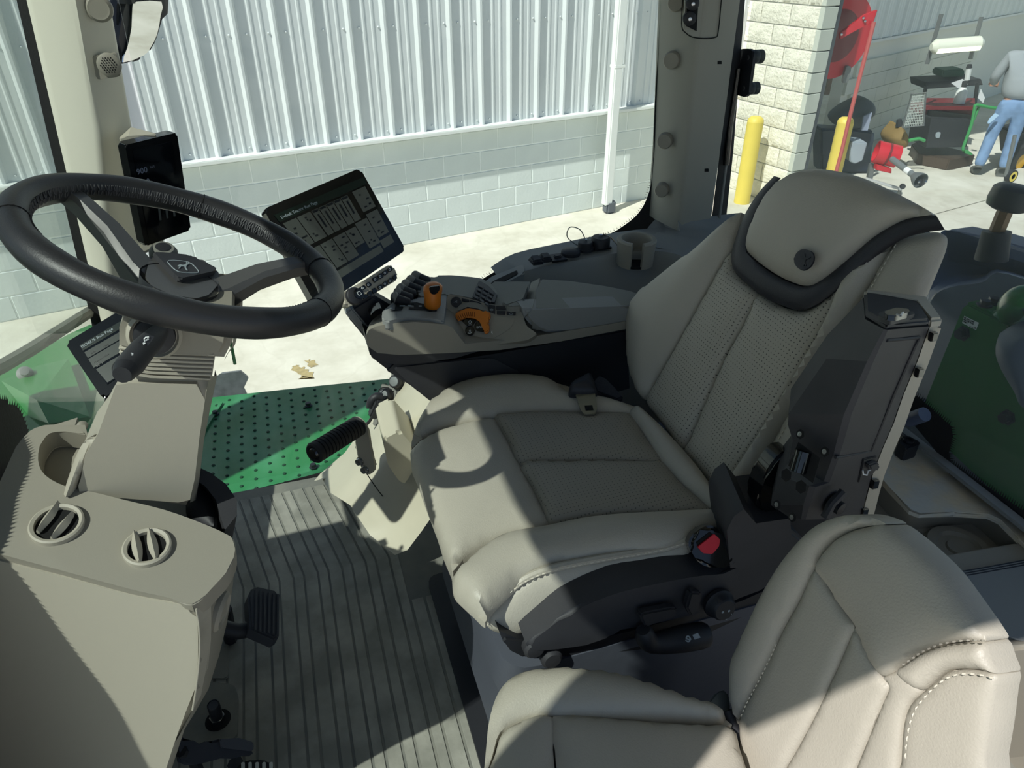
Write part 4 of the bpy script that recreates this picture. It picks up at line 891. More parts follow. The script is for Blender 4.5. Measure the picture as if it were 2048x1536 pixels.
pback('back_panel', C5([(825, 376), (900, 480), (1000, 630), (1056, 712), (1020, 800), (960, 940), (880, 1110), (800, 1270), (700, 1450), (640, 1560), (560, 1700), (420, 1600), (380, 1300), (388, 1236), (445, 1125), (525, 975), (595, 835), (645, 725), (745, 545)]), .006, p=3)
pback('head_panel', C5([(828, 368), (878, 275), (955, 196), (1055, 146), (1150, 124), (1240, 116), (1330, 175), (1440, 270), (1560, 390), (1650, 510), (1740, 640), (1800, 730), (1825, 795), (1700, 795), (1560, 815), (1450, 860), (1360, 920), (1310, 960), (1220, 1000), (1130, 870), (1060, 706), (1000, 622), (900, 472)]), .016, p=2)
pback('back_panel', C5([(1062, 716), (1100, 800), (1150, 890), (1215, 1000), (1258, 1060), (1220, 1150), (1150, 1320), (1060, 1536), (1000, 1700), (640, 1700), (650, 1560), (710, 1450), (808, 1270), (886, 1110), (966, 940), (1026, 800)]), .005, p=3)
pback('lower_back_panel', C5([(1225, 1006), (1310, 966), (1370, 922), (1420, 890), (1400, 1000), (1450, 1080), (1380, 1160), (1345, 1260), (1325, 1400), (1310, 1560), (1300, 1700), (1010, 1700), (1070, 1536), (1156, 1325), (1226, 1155), (1262, 1062)]), .005, p=3)
# near side: wraps round
nbn = (V((0, -1, 0)) * .9 + qn * .5).normalized()
pback('near_back_bolster', C5([(1312, 962), (1365, 924), (1455, 866), (1565, 822), (1700, 802), (1826, 800), (1870, 900), (1895, 985), (1800, 962), (1680, 955), (1600, 970), (1530, 1020), (1465, 1080), (1400, 1060), (1340, 1010)]), .012, p=2)
pback('side_panel', C5([(1468, 1086), (1540, 1026), (1605, 978), (1690, 962), (1800, 970), (1896, 992), (1885, 1100), (1860, 1300), (1830, 1480), (1800, 1700), (1320, 1700), (1332, 1500), (1345, 1300), (1385, 1170)]), .008, p=2.4)
stitches(pp(PL(qo + qn * .012, qn), cr(C5([(1870, 1010), (1790, 990), (1690, 985), (1610, 1005), (1540, 1050), (1480, 1110), (1410, 1200), (1370, 1330), (1352, 1500)]), 6, False)), qn, .005, .0035, .0009, STIT, ps)
stitches(pp(PL(qo + qn * .022, qn), cr(C5([(1820, 790), (1690, 790), (1560, 812), (1450, 858), (1360, 920), (1310, 955)]), 5, False)), qn, .004, .003, .001, TAN2, ps)
stitches(pp(PL(qo + qn * .014, qn), cr(C5([(600, 810), (560, 900), (500, 1020), (430, 1150), (385, 1250)]), 5, False)), qn, .004, .0035, .0008, STIT, ps)
shp = pp(PL(qo - qn * .01, qn), cr(C5([(335, 1000), (380, 820), (520, 530), (720, 240), (900, 95), (1100, 70), (1300, 160), (1560, 400), (1800, 740), (1880, 980), (1850, 1300), (1800, 1700), (420, 1600), (360, 1250)]), 3))
cs_ = sum((V(p) for p in shp), V((0, 0, 0))) / len(shp)
obj('back_shell', prism([cs_ + (V(p) - cs_) * .93 for p in shp], -qn * .03, bev=.012, seg=3), LEA, ps)
pq = PL((.25, .45, .45), (.06, 0, 1))
CU = [(968, 1560), (972, 1500), (978, 1445), (992, 1395), (1015, 1362), (1050, 1343), (1100, 1336), (1160, 1338), (1230, 1350), (1310, 1375), (1380, 1402), (1438, 1422), (1452, 1440), (1460, 1452), (1380, 1446), (1250, 1436), (1105, 1430), (1040, 1440), (1000, 1465), (985, 1510)]
obj('far_cushion_bolster', pillow(pp(pq, cr(CU, 3)), UPV, .02, skirt=.05, p=2.2), LEA, ps, 60)
obj('cushion_panel', pillow(pp(pq, cr([(1107, 1433), (1250, 1440), (1380, 1450), (1462, 1456), (1480, 1500), (1500, 1560), (1530, 1640), (1460, 1720), (1300, 1740), (1125, 1740), (1118, 1600), (1110, 1500)], 3)), UPV, .015, skirt=.05, p=3), LEA, ps, 60)
obj('thigh_panel', pillow(pp(pq, cr([(1103, 1434), (1106, 1500), (1114, 1600), (1120, 1740), (960, 1760), (962, 1640), (972, 1560), (990, 1510), (1004, 1468), (1042, 1444)], 3)), UPV, .015, skirt=.05, p=3), LEA, ps, 60)
obj('cushion_base', prism(pp(PZ(.405), [(990, 1420), (1060, 1362), (1150, 1356), (1430, 1440), (1520, 1620), (1450, 1760), (980, 1760)]), (0, 0, -.06), bev=.01), BLK, ps)
obj('pedestal', box((.33, .34, .18), (.34, .34, .35), bev=.02), BLK, ps)
hg = obj('recline_hinge', prism(pp(PL((.45, .47, .44), (.1, -.6, 1)), C5([(190, 1155), (250, 1080), (310, 1070), (330, 1140), (330, 1230), (300, 1210), (230, 1190)])), (0, 0, -.03), bev=.004), mat('worn_hinge_steel', (120, 126, 128), .3, metal=.8), ps)
obj('hinge_rod', tube(pp(PL((.45, .46, .43), (.1, -.6, 1)), C5([(310, 1200), (360, 1330), (420, 1430)])), .012, n=10), BLK, ps)
# ================================================================ storage box beside the passenger seat
sb = thing('storage_box', 'grey-lidded tan storage box behind the passenger seat', 'storage box', (.85, .25, .1))
zb = .43
fpx = C8([(250, 1045), (1100, 900), (1500, 900), (1700, 1700), (900, 1750), (700, 1536), (420, 1240), (300, 1100)])
obj('box_body', prism(pp(PZ(zb), fpx), (0, 0, -.3), bev=.012, seg=3), TAN2, sb)
lid = obj('lid', prism(fillet(pp(PZ(zb + .002), C8([(440, 1200), (1300, 1045), (1600, 1700), (900, 1700), (720, 1536)])), .02), (0, 0, .004), bev=.002), GREY, sb)
for k in range(3):
    s_ = k * 18
    obj('seal_groove', tube(pp(PZ(zb + .005), cr(C8([(1300, 1030 + s_), (700, 1140 + s_), (500, 1175 + s_), (440 + s_ * .6, 1200 + s_), (450 + s_, 1250 + s_), (720 + s_, 1536)]), 4, False)), .0018, n=5), BLK, sb)
# ================================================================ steering wheel
wc = V((-.122, .88, .9845)); wnrm = V((.4505, -.007, 1)).normalized(); RW = .172
wu = wnrm.cross(V((0, 1, 0))).normalized(); ww = wnrm.cross(wu)
sw_ = thing('steering_wheel', 'black leather steering wheel with grey spokes and stitched rim', 'steering wheel', wc - wnrm * .05)
def wp(a, r=RW, h=0): return wc + (wu * math.cos(a) + ww * math.sin(a)) * r + wnrm * h
N = 96
rad = [.0168 * (1 + .03 * math.sin(10 * 2 * math.pi * k / N)) for k in range(N)]
obj('rim', tube([wp(2 * math.pi * k / N) for k in range(N)], rad, n=18, closed=True), WHL, sw_)
def wang(px, py):
    p = PL(wc, wnrm)(px, py) - wc; return math.atan2(p.dot(ww), p.dot(wu))
for q in [(403, 414), (45, 445), (635, 625), (612, 535)]:
    a = wang(*q); obj('rim_joint', tube([wp(a) + (wp(a, RW + .0172) - wp(a)) * math.cos(t) + wnrm * .0172 * math.sin(t) for t in [2 * math.pi * k / 20 for k in range(20)]], .0007, n=5, closed=True), HOLE, sw_)
# baseball stitching on the inner side of the rim
b = bmesh.new(); a0, a1 = wang(232, 398), wang(590, 500)
if a1 - a0 > math.pi: a1 -= 2 * math.pi
if a0 - a1 > math.pi: a0 -= 2 * math.pi
for rng in [(a0, a1), (wang(620, 520), wang(640, 600))]:
    n_ = int(abs(rng[1] - rng[0]) * RW / .0055)
    for k in range(n_):
        a = rng[0] + (rng[1] - rng[0]) * k / n_; da = .012 if k % 2 else -.012
        for t0, t1 in ((2.55, 2.95), (2.95, 3.3)):
            q0 = wp(a, RW + .0172 * math.cos(t0), .0172 * math.sin(t0)); q1 = wp(a + da * .8, RW + .0172 * math.cos(t1), .0172 * math.sin(t1)); tube([q0, q1], .0009, b, n=4)
o = obj('rim_stitching', b, mat('dark_thread', (70, 70, 72), .7), sw_); o['kind'] = 'stuff'
hubz = -.045
def spoke(px_rim, w0, w1, kink=.0):
    a = wang(*px_rim); d = (wu * math.cos(a) + ww * math.sin(a)); s_ = wnrm.cross(d); rows = []
    for r, h, w_, th in [(.03, hubz - .012, w0, .03), (.055, hubz - .004, w0 * .8, .026), (.10, -.022, w1, .02), (.145, -.006, w1 * .85, .016), (.168, -.001, w1 * .9, .014)]:
        c = wc + d * r + wnrm * h
        rows.append([c + s_ * w_, c + s_ * w_ * .7 + wnrm * th * .35, c - s_ * w_ * .7 + wnrm * th * .35, c - s_ * w_, c - s_ * w_ * .8 - wnrm * th, c + s_ * w_ * .8 - wnrm * th])
    return loft(rows)
obj('spoke', spoke((150, 385), .026, .0145), SPK, sw_, 30); obj('spoke', spoke((650, 525), .026, .0145), SPK, sw_, 30)
hpx = [(290, 554), (300, 512), (330, 505), (400, 515), (436, 541), (442, 562), (418, 590), (372, 602), (320, 592)]
hp_ = PL(wc + wnrm * (hubz + .004), wnrm)
hub = obj('hub', prism(pp(hp_, fillet(hpx, 8)), -wnrm * .03, bev=.006, seg=3), SPK, sw_)
pd = obj('hub_pad', prism(pp(hp_, fillet([(303, 512), (330, 515), (375, 519), (432, 544), (425, 552), (358, 567), (345, 556)], 5)), wnrm * .007, bev=.003, seg=3), BLK2, hub)
p7 = PL(wc + wnrm * (hubz + .0114), wnrm)
obj('shield_outline', tube(pp(p7, cr([(337, 521), (376, 524), (393, 537), (396, 545), (380, 546), (357, 543), (343, 533)], 3)), .0006, n=4, closed=True), LBL, pd)
deer(p7, 366, 532, 1.05, R(-14), wnrm * .0006, LBL, pd)
obj('hub_skirt', lathe([(.034, -.075), (.042, -.06), (.045, -.03)], wc + wnrm * -.01, wnrm, n=24), BLK, sw_)
# ================================================================ steering column
col = thing('steering_column', 'tan steering column with ribbed boot and multi-function stalk', 'steering column', (-.27, .86, .5))
yn = .80
def K2(p): return sc(0, 300, .3418, p)
def K3(p): return sc(0, 750, .3418, p)
low_px = [(244, 748), (232, 770), (196, 868), (170, 910), (140, 950), (130, 982), (160, 990), (370, 1022), (380, 1000), (390, 955), (398, 880), (410, 800), (418, 752)]
near = pp(PY(yn), low_px)
obj('lower_column', prism(near, (.01, .15, 0), bev=.012, seg=3), TAN, col)
# darker chamfer on the driver side
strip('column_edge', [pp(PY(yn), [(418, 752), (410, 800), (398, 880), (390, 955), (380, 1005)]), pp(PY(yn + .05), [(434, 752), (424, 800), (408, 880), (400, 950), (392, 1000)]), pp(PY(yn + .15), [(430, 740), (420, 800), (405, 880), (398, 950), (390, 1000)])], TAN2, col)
# foot flare at the left
obj('column_flare', pillow(pp(PY(yn + .01), cr([(196, 868), (172, 880), (155, 905), (140, 945), (131, 980), (150, 985), (175, 930), (196, 890)], 3)), (0, -1, .3), .012, skirt=.08), TAN, col)
bt = bmesh.new()
for k in range(7):
    y0 = 700 + k * 8; f = k / 6
    pts = pp(PY(yn - .004), [(238 + 4 * f, y0 - 6), (300, y0 + 2 + f * 2), (430 - 8 * f, y0 + 8), (430 - 8 * f, y0 + 14), (300, y0 + 8), (236 + 4 * f, y0)])
    prism(pts, (0, .15, 0), bt, bev=.0012, seg=1)
obj('ribbed_boot', bt, TAN, col)
up_px = [(236, 662), (246, 640), (275, 628), (330, 634), (380, 645), (462, 655), (468, 668), (465, 690), (448, 722), (300, 706), (236, 698)]
pu_ = PY(yn - .012)
uc = obj('upper_shroud', prism(pp(pu_, up_px), (.0, .16, 0), bev=.014, seg=3), TAN2, col)
strip('shroud_side', [pp(PY(yn + .0), [(464, 655), (467, 668), (465, 690), (448, 722)]), pp(PY(yn + .1), [(484, 600), (486, 630), (470, 690), (452, 712)])], TAN2, col)
obj('shroud_cover', prism(pp(PY(.905), [(262, 650), (266, 592), (279, 549), (300, 541), (340, 562), (392, 596), (430, 578), (468, 580), (486, 592), (484, 640), (470, 680), (300, 680)]), (0, .06, 0), bev=.008, seg=3), TAN2, col)
# stalk: dark ring, boss, two-part lever
c = PY(yn - .02)(309, 671)
obj('stalk_ring', lathe([(.026, -.01), (.028, .0), (.0245, .004), (.0225, .0), (0, -.002)], c, (.1, -1, .15), n=32), TAN, uc)
obj('stalk_boss', lathe([(.0215, 0), (.0205, .006), (.014, .008), (0, .008)], c, (.1, -1, .15), n=28), BLK, uc)
sp_ = [PY(.77)(318, 664), PY(.745)(305, 680), PY(.72)(285, 700), PY(.69)(262, 728), PY(.675)(248, 742)]
stk = obj('control_stalk', tube(sp_, [.0095, .0115, .0125, .013, .0115], n=16), BLK2, col)
obj('stalk_button', tube([PY(.672)(252, 738), PY(.66)(244, 750)], [.0112, .0085], n=14), BLK, stk)
pst = PL(PY(.722)(288, 694), (PY(.72)(285, 700) - O).normalized())
ps1 = PL(PY(.722)(288, 694) - ray(288, 694).normalized() * .0135, ray(288, 694))
pat = obj('stalk_print', prism(pp(ps1, K2([(810, 1125), (850, 1080), (905, 1090), (860, 1155), (830, 1150)])), ray(288, 694).normalized() * .002), BLK, stk)
for seg in [[(842, 1108), (852, 1096), (872, 1094)], [(846, 1112), (848, 1120)], [(856, 1106), (858, 1116)], [(866, 1102), (868, 1112)], [(836, 1128), (846, 1134)], [(838, 1138), (850, 1128)], [(828, 1140), (838, 1146)]]:
    obj('print_mark', tube(pp(PL(PY(.722)(288, 694) - ray(288, 694).normalized() * .0142, ray(288, 694)), K2(seg)), .0007, n=4), WHT, stk)
ps2 = PL(PY(.69)(262, 728) - ray(262, 722).normalized() * .0138, ray(262, 722))
obj('print_mark', tube(pp(ps2, K2([(766, 1188), (778, 1192), (776, 1200), (768, 1198)])), .0006, n=4), WHT, stk)
# knob on the far side, seen over the hub
c = PY(.96)(327, 508); obj('light_knob', lathe([(.017, -.02), (.017, .004), (.013, .010), (0, .012)], c, (.2, -.3, 1), n=24), GREY2, col)
obj('knob_face', lathe([(.009, .0115), (0, .0125)], c, (.2, -.3, 1), n=20), BLK, col)
obj('green_cord', tube([PY(.93)(452, 660)] + pp(PY(.95), [(462, 686), (470, 728)]), .0022, n=6), GRNP, col)
# ================================================================ dash console
ds = thing('dash_console', 'tan dash console with two round air vents at the column foot', 'dashboard', (-.3, .8, .0))
zt_ = .70; pt_ = PL((-.25, .72, zt_), (.12, -.22, 1)); ntop = V((.12, -.22, 1)).normalized()
top_px = [(-60, 1090), (0, 1108), (120, 1140), (260, 1178), (340, 1196), (385, 1210), (425, 1175), (462, 1130), (470, 1085), (452, 1068), (400, 1045), (330, 1020), (250, 1000), (190, 985), (130, 972), (90, 950), (76, 920), (84, 880), (110, 862), (170, 868), (150, 856), (100, 848), (70, 856), (40, 880), (15, 930), (-20, 1000), (-60, 1030)]
tpl = pp(pt_, top_px)
obj('top_panel', prism(pp(pt_, cr(top_px, 3)), -ntop * .03, bev=.02, seg=5), TAN2, ds)  # darker tan puts the shade of the top face into its colour
# dark well left of the column
obj('column_well', prism(pp(PL((-.25, .72, zt_ - .035), ntop), [(60, 930), (90, 850), (170, 850), (200, 960), (130, 1000)]), -ntop * .12), TAN2, ds)
obj('well_back', prism(pp(PY(1.0), [(86, 870), (150, 850), (180, 960), (120, 975), (80, 950)]), (0, .02, 0)), TAN2, ds)
# right cowl beside the column
cw = obj('right_cowl', loft([pp(PL((-.15, .85, .66), ntop), [(388, 930), (420, 945), (452, 968), (474, 1000), (474, 1030), (450, 1060), (440, 1030), (432, 1000), (410, 972), (390, 958)]), pp(PL((-.15, .95, .46), ntop), [(388, 950), (420, 960), (452, 985), (472, 1020), (464, 1080), (440, 1100), (430, 1060), (424, 1020), (405, 990), (390, 975)])]), BLK2, ds, 30)
obj('cowl_inner', pillow(pp(PL((-.16, .85, .62), ntop), cr([(380, 965), (405, 975), (428, 1005), (434, 1040), (430, 1062), (400, 1045), (372, 1025)], 3)), ntop, .012, skirt=.1), BLK2, ds)
# near (door side) panel
pn_ = PL(tpl[5], (V(tpl[5]) - V(tpl[1])).cross(V((.06, -.10, -1)))); nn = (V(tpl[5]) - V(tpl[1])).cross(V((.06, -.10, -1))).normalized(); nn = nn if nn.y < 0 else -nn
near_px = [(-80, 1095), (0, 1122), (130, 1155), (260, 1190), (345, 1207), (380, 1214), (393, 1234), (396, 1275), (396, 1320), (391, 1375), (382, 1424), (350, 1482), (325, 1560), (310, 1640), (-80, 1640)]
npan = obj('door_side_panel', prism(pp(pn_, cr(near_px[:9], 3, False) + near_px[9:]), -nn * .03, bev=.006, seg=3), TAN, ds)
# driver side panel
E1 = pp(pn_, [(384, 1211), (394, 1234), (397, 1275), (397, 1320), (392, 1375), (383, 1424), (352, 1482)])
E2 = pp(PY(.66), [(424, 1176), (424, 1215), (424, 1265), (420, 1315), (408, 1375), (388, 1424), (352, 1484)])
E3 = pp(PY(.74), [(464, 1126), (462, 1170), (452, 1240), (438, 1310), (417, 1378), (390, 1425), (352, 1486)])
E4 = pp(PY(.84), [(470, 1095), (466, 1170), (454, 1245), (438, 1312), (415, 1378), (388, 1424), (350, 1486)])
pr_ = PL(E2[2], (E3[2] - E1[2]).cross(E2[0] - E2[5])); npr = (E3[2] - E1[2]).cross(E2[0] - E2[5]).normalized(); npr = npr if npr.x > 0 else -npr
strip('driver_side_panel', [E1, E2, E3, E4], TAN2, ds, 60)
lbx = loft([[V((-.62, .97, .60)), V((-.27, .74, .60)), V((-.22, .75, .60)), V((-.18, .9, .60)), V((-.30, 1.05, .6)), V((-.62, 1.1, .6))], [V((-.62, .96, .3)), V((-.36, .80, .3)), V((-.33, .82, .3)), V((-.30, .92, .3)), V((-.36, 1.02, .3)), V((-.62, 1.04, .3))], [V((-.62, .88, .0)), V((-.46, .86, .0)), V((-.44, .88, .0)), V((-.42, .95, .0)), V((-.46, 1.0, .0)), V((-.62, 1.04, .0))]])
obj('lower_body', lbx, TAN2, ds, 30)
obj('edge_strip', tube(pp(PL(V(tpl[5]) + nn * .003, nn), cr([(392, 1218), (398, 1255), (399, 1310), (393, 1370), (385, 1420)], 4, False)), .0012, n=6), TAN, ds)
# side speaker disc
c = pr_(440, 1222); obj('side_disc', lathe([(.024, -.004), (.025, .002), (.021, .006), (.016, .003), (0, .008)], c, npr, n=32), TAN2, ds)
# vents
def vent(cx, cy, fins, rr_):
    c = pt_(cx, cy); v = obj('air_vent', lathe([(rr_, -.006), (rr_, .006), (rr_ - .002, .0075), (rr_ - .0055, .006), (rr_ - .006, .0), (0, -.006)], c, ntop, n=40), TAN, ds)
    obj('vent_throat', lathe([(rr_ - .0055, .0), (rr_ - .0058, .0012), (0, .0012)], c, ntop, n=32), HOLE, v)
    for f in fins:
        a, b_ = pt_(*f[0]) + ntop * .004, pt_(*f[1]) + ntop * .004; d = (b_ - a).normalized(); s_ = ntop.cross(d); L_ = (b_ - a).length; rows = []
        for k in range(9):
            t = k / 8; w_ = .0055 * math.sin(math.pi * (.12 + .76 * t)); q = a + d * L_ * t
            rows.append([q + s_ * w_ + ntop * .001, q + ntop * .007, q - s_ * w_ + ntop * .001, q - ntop * .006])
        obj('fin', loft(rows), TAN, v)
vent(115, 1052, [((120, 1012), (78, 1070)), ((148, 1032), (106, 1084))], .0285)
vent(295, 1098, [((270, 1070), (281, 1130)), ((300, 1066), (314, 1124))], .0262)
# visor clip at the back
obj('small_latch', lathe([(.004, 0), (.007, .002), (.007, .005), (.004, .007), (0, .007)], PZ(.71)(165, 853), (.3, -.6, .7), n=18), TAN2, ds)
# ================================================================ pedals
PEDR = mat('pedal_rubber', (62, 64, 70), .65, bump=.2, bs=150)  # even grey, lighter than the black rubber
pdl = thing('brake_pedal', 'large black ribbed rubber pedal on a dark arm', 'pedal', PZ(0)(520, 1290))
def KP(p): return sc(340, 1160, .2448, p)
pp_ = PL((-.18, 1.05, .13), (.45, -.15, .9)); npd = V((.45, -.15, .9)).normalized()
obj('pad', prism(pp(pp_, KP([(665, 70), (720, 48), (860, 80), (890, 120), (892, 455), (850, 480), (670, 400), (655, 390), (640, 130)])), -npd * .035, bev=.004), PEDR, pdl)
for k in range(6):
    x0 = 690 + k * 36; obj('tread_bar', prism(pp(PL((-.18, 1.05, .131), npd), KP([(x0, 85 + k * 7), (x0 + 20, 88 + k * 7), (x0 + 16, 425 + k * 8), (x0 - 4, 418 + k * 8)])), npd * .004, bev=.001), PEDR, pdl)
ar = pp(PL((-.2, 1.03, .10), npd), KP([(640, 400), (560, 420), (470, 400), (400, 385)]))
obj('arm', tube(cr(ar, 3, False), .016, n=10), BLK, pdl); obj('arm_link', tube([ar[-1], ar[-1] + V((-.12, .02, .16))], .014, n=8), BLK, pdl)
p2 = thing('clutch_pedal', 'small dark pedal on a curved arm at the lower left', 'pedal', PZ(0)(470, 1490))
pl2 = PL((-.25, .85, .12), (.3, -.6, .8)); n2 = V((.3, -.6, .8)).normalized()
obj('arm', prism(pp(pl2, cr(KP([(60, 1280), (180, 1330), (300, 1340), (400, 1300), (660, 1380), (650, 1440), (500, 1440), (330, 1480), (200, 1510), (70, 1490)]), 2)), -n2 * .03, bev=.004), BLK, p2)
pd2 = obj('pad', prism(pp(PL((-.25, .85, .125), n2), fillet(KP([(400, 1300), (560, 1290), (675, 1325), (680, 1380), (660, 1400), (410, 1370)]), 4)), n2 * .008, bev=.002), PEDR, p2)
for k in range(4):
    x0 = 425 + k * 62; obj('cell', prism(pp(PL((-.25, .85, .134), n2), fillet(KP([(x0, 1308 + k * 4), (x0 + 42, 1310 + k * 5), (x0 + 44, 1360 + k * 6), (x0 + 2, 1356 + k * 5)]), 3)), n2 * .001), HOLE, pd2)
p3 = thing('foot_rest_pedal', 'pale ribbed pedal at the bottom edge of the floor', 'pedal', PZ(0)(515, 1545))
pl3 = PL((-.2, .80, .06), (.3, -.2, .9)); n3 = V((.3, -.2, .9)).normalized()
obj('pad', prism(pp(pl3, cr([(472, 1545), (480, 1528), (500, 1519), (530, 1521), (546, 1530), (552, 1560), (550, 1600), (470, 1600)], 2)), -n3 * .02, bev=.003), RUB, p3)
for k in range(5): obj('tread_bar', prism(pp(PL((-.2, .80, .061), n3), [(482 + k * 14, 1526), (489 + k * 14, 1525), (490 + k * 14, 1600), (483 + k * 14, 1600)]), n3 * .004, bev=.001), mat('pale_rubber', (196, 196, 186), .6) if k == 0 else MATS['pale_rubber'], p3)
obj('stem', tube([pl2(*KP([(90, 1400)])[0]), pl2(*KP([(150, 1420)])[0]) + V((0, .01, -.03)), V((pl2(*KP([(150, 1420)])[0]).x, pl2(*KP([(150, 1420)])[0]).y + .01, .0))], .010, n=8), BLK, p2)
w0 = wloc(p3); obj('stem', tube([w0 + V((-.03, 0, .0)), w0 + V((-.03, .0, .045))], .014, n=8), BLK, p3)
w0 = wloc(pdl); obj('stem', tube([w0 + V((-.06, .03, .0)), w0 + V((-.05, .02, .11))], .014, n=8), BLK, pdl)
fb_ = thing('floor_plunger', 'bright steel plunger with hexagon nut in a floor hole', 'bolt', PZ(.006)(436, 1440))
c = PZ(.007)(436, 1440); obj('hole', lathe([(.024, 0), (0, .0006)], c, (0, 0, 1), n=24), HOLE, fb_)
obj('nut', lathe([(.0145, 0), (.0145, .012), (.011, .014), (0, .014)], c, (0, 0, 1), n=6), CHR, fb_); obj('plunger', lathe([(.0115, .01), (.0115, .055), (.010, .057), (.009, .055), (0, .055)], c, (.05, -.1, 1), n=18), BOLT, fb_)
# ================================================================ displays
def rot_frame(p00, p10, p01): 
    u = (p10 - p00).normalized(); v = (p01 - p00); v = (v - u * v.dot(u)).normalized(); return u, v, u.cross(v)
md = thing('touchscreen_display', 'large black touchscreen with button strip on the armrest', 'display', PY(1.28)(720, 640))
mc = PY(1.28)(668, 472); 
# plane chosen so that the panel is a true 1.27:1 rectangle leaning back
best = None
qpx = [(527, 418), (720, 336), (812, 500), (636, 618)]
for ya in range(-60, 61, 4):
    for pi_ in range(0, 70, 4):
        n_ = V((math.sin(R(ya)) * math.cos(R(pi_)), -math.cos(R(ya)) * math.cos(R(pi_)), math.sin(R(pi_)))); P_ = pp(PL(mc, n_), qpx)
        e = [P_[(k + 1) % 4] - P_[k] for k in range(4)]
        err = abs(e[0].normalized().dot(e[1].normalized())) + abs(e[1].normalized().dot(e[2].normalized())) + abs(e[0].length - e[2].length) / e[0].length + abs(e[1].length - e[3].length) / e[1].length + .6 * abs(e[0].length / e[1].length - 1.2)
        if best is None or err < best[0]: best = (err, n_)
mn = best[1]; pm = PL(mc, mn)
bod = obj('case', prism(fillet(pp(pm, qpx), .008, 4), -mn * .022, bev=.004, seg=3), GLOSS, md)
obj('back_case', prism(fillet(pp(PL(mc - mn * .022, mn), [(545, 430), (712, 356), (790, 495), (640, 596)]), .01), -mn * .02, bev=.006), BLK, md)
scr = obj('screen', prism(pp(PL(mc + mn * .0004, mn), [(548, 430), (727, 354), (796, 488), (660, 574)]), mn * .0006), SCRB, md)
UIG = mat('screen_tile_grey', (50, 54, 51), .2, emit=(76, 82, 76), es=.24); UIH = mat('screen_header_green', (16, 26, 22), .2, emit=(24, 40, 32), es=.12); UID = mat('screen_dark_text', (22, 26, 28), .3)
q0, q1, q2, q3 = [V(p) for p in [(548, 430), (727, 354), (796, 488), (660, 574)]]
def sq(u, v): 
    a = q0.lerp(q1, u); b_ = q3.lerp(q2, u); return tuple(a.lerp(b_, v))
ps_ = PL(mc + mn * .0012, mn); pq_ = PL(mc + mn * .0016, mn)
def tile(u0, v0, u1, v1, m=UIG, pl_=ps_, nm='screen_tile'): return obj(nm, prism(pp(pl_, [sq(u0, v0), sq(u1, v0), sq(u1, v1), sq(u0, v1)]), mn * .0003), m, scr, smooth=0)
tile(.0, .0, 1, .1, UIH)
for (a, b_, c_, d) in [(.02, .13, .17, .48), (.18, .13, .33, .48), (.82, .12, .97, .42), (.02, .53, .20, .86), (.21, .53, .36, .86), (.37, .53, .52, .86), (.53, .53, .66, .76), (.67, .50, .82, .86), (.83, .46, .97, .80), (.10, .89, .80, .98), (.82, .84, .97, .95)]: tile(a, b_, c_, d)
for k in range(5): 
    tile(.345 + k * .085, .13, .42 + k * .085, .48, UIG); tile(.375 + k * .085, .2, .395 + k * .085, .38, UID, pq_); tile(.35 + k * .085, .135, .415 + k * .085, .165, UID, pq_)
rr2 = random.Random(5)
for (a, b_, c_, d) in [(.02, .13, .17, .48), (.18, .13, .33, .48), (.82, .12, .97, .42), (.02, .53, .20, .86), (.21, .53, .36, .86), (.37, .53, .52, .86), (.53, .53, .66, .76), (.67, .50, .82, .86), (.83, .46, .97, .80)]:
    for k in range(5):
        u_, v_ = rr2.uniform(a + .02, c_ - .05), rr2.uniform(b_ + .03, d - .05); tile(u_, v_, u_ + rr2.uniform(.015, .04), v_ + .02, UID, pq_, 'screen_text')
su = (ps_(*sq(1, 0)) - ps_(*sq(0, 0))).normalized(); sv = (ps_(*sq(0, 0)) - ps_(*sq(0, 1))).normalized()
text('screen_title', 'Default Tractor Run Page', LBL, scr, pq_(*sq(.04, .075)), su, sv, .0075)
# button strip
def KM(p): return sc(520, 330, .1953, p)
pbn = PL(mc + mn * .004, mn)
bs_ = obj('button_strip', prism(fillet(pp(pbn, KM([(860, 1320), (880, 1290), (1120, 1150), (1320, 1020), (1365, 1030), (1412, 1140), (1400, 1180), (1200, 1300), (940, 1440), (890, 1450), (850, 1400)])), .005), -mn * .022, bev=.004, seg=3), TAN, md)
pb_ = PL(mc + mn * .005, mn)
for q in [[(1005, 1262), (1060, 1230), (1090, 1260), (1040, 1290)], [(1075, 1222), (1115, 1195), (1145, 1232), (1100, 1260)], [(1040, 1345), (1085, 1318), (1110, 1352), (1060, 1385)], [(1085, 1310), (1130, 1282), (1150, 1325), (1112, 1350)], [(1135, 1280), (1175, 1258), (1200, 1295), (1155, 1325)],
          [(1140, 1165), (1190, 1140), (1215, 1180), (1165, 1210)], [(1195, 1135), (1240, 1105), (1265, 1145), (1220, 1175)], [(1245, 1100), (1290, 1075), (1310, 1110), (1268, 1140)], [(1295, 1070), (1340, 1040), (1360, 1075), (1315, 1105)],
          [(1195, 1245), (1240, 1220), (1260, 1260), (1215, 1285)], [(1248, 1212), (1290, 1185), (1310, 1222), (1265, 1252)], [(1298, 1180), (1340, 1152), (1362, 1190), (1318, 1218)], [(1348, 1148), (1385, 1115), (1402, 1160), (1368, 1185)]]:
    bt_ = obj('button', prism(fillet(pp(pb_, KM(q)), .002, 2), mn * .003, bev=.0008, seg=1), GLOSS, bs_)
    c = sum((V((x, y)) for x, y in q), V((0, 0))) / 4
    if q[0][1] not in (1345, 1310, 1280, 1148): obj('button_icon', tube(pp(PL(mc + mn * .0085, mn), cr(KM([(c.x - 9, c.y + 4), (c.x - 3, c.y - 11), (c.x + 9, c.y - 4), (c.x + 3, c.y + 10)]), 2)), .0005, n=4, closed=True), WHT, bt_)
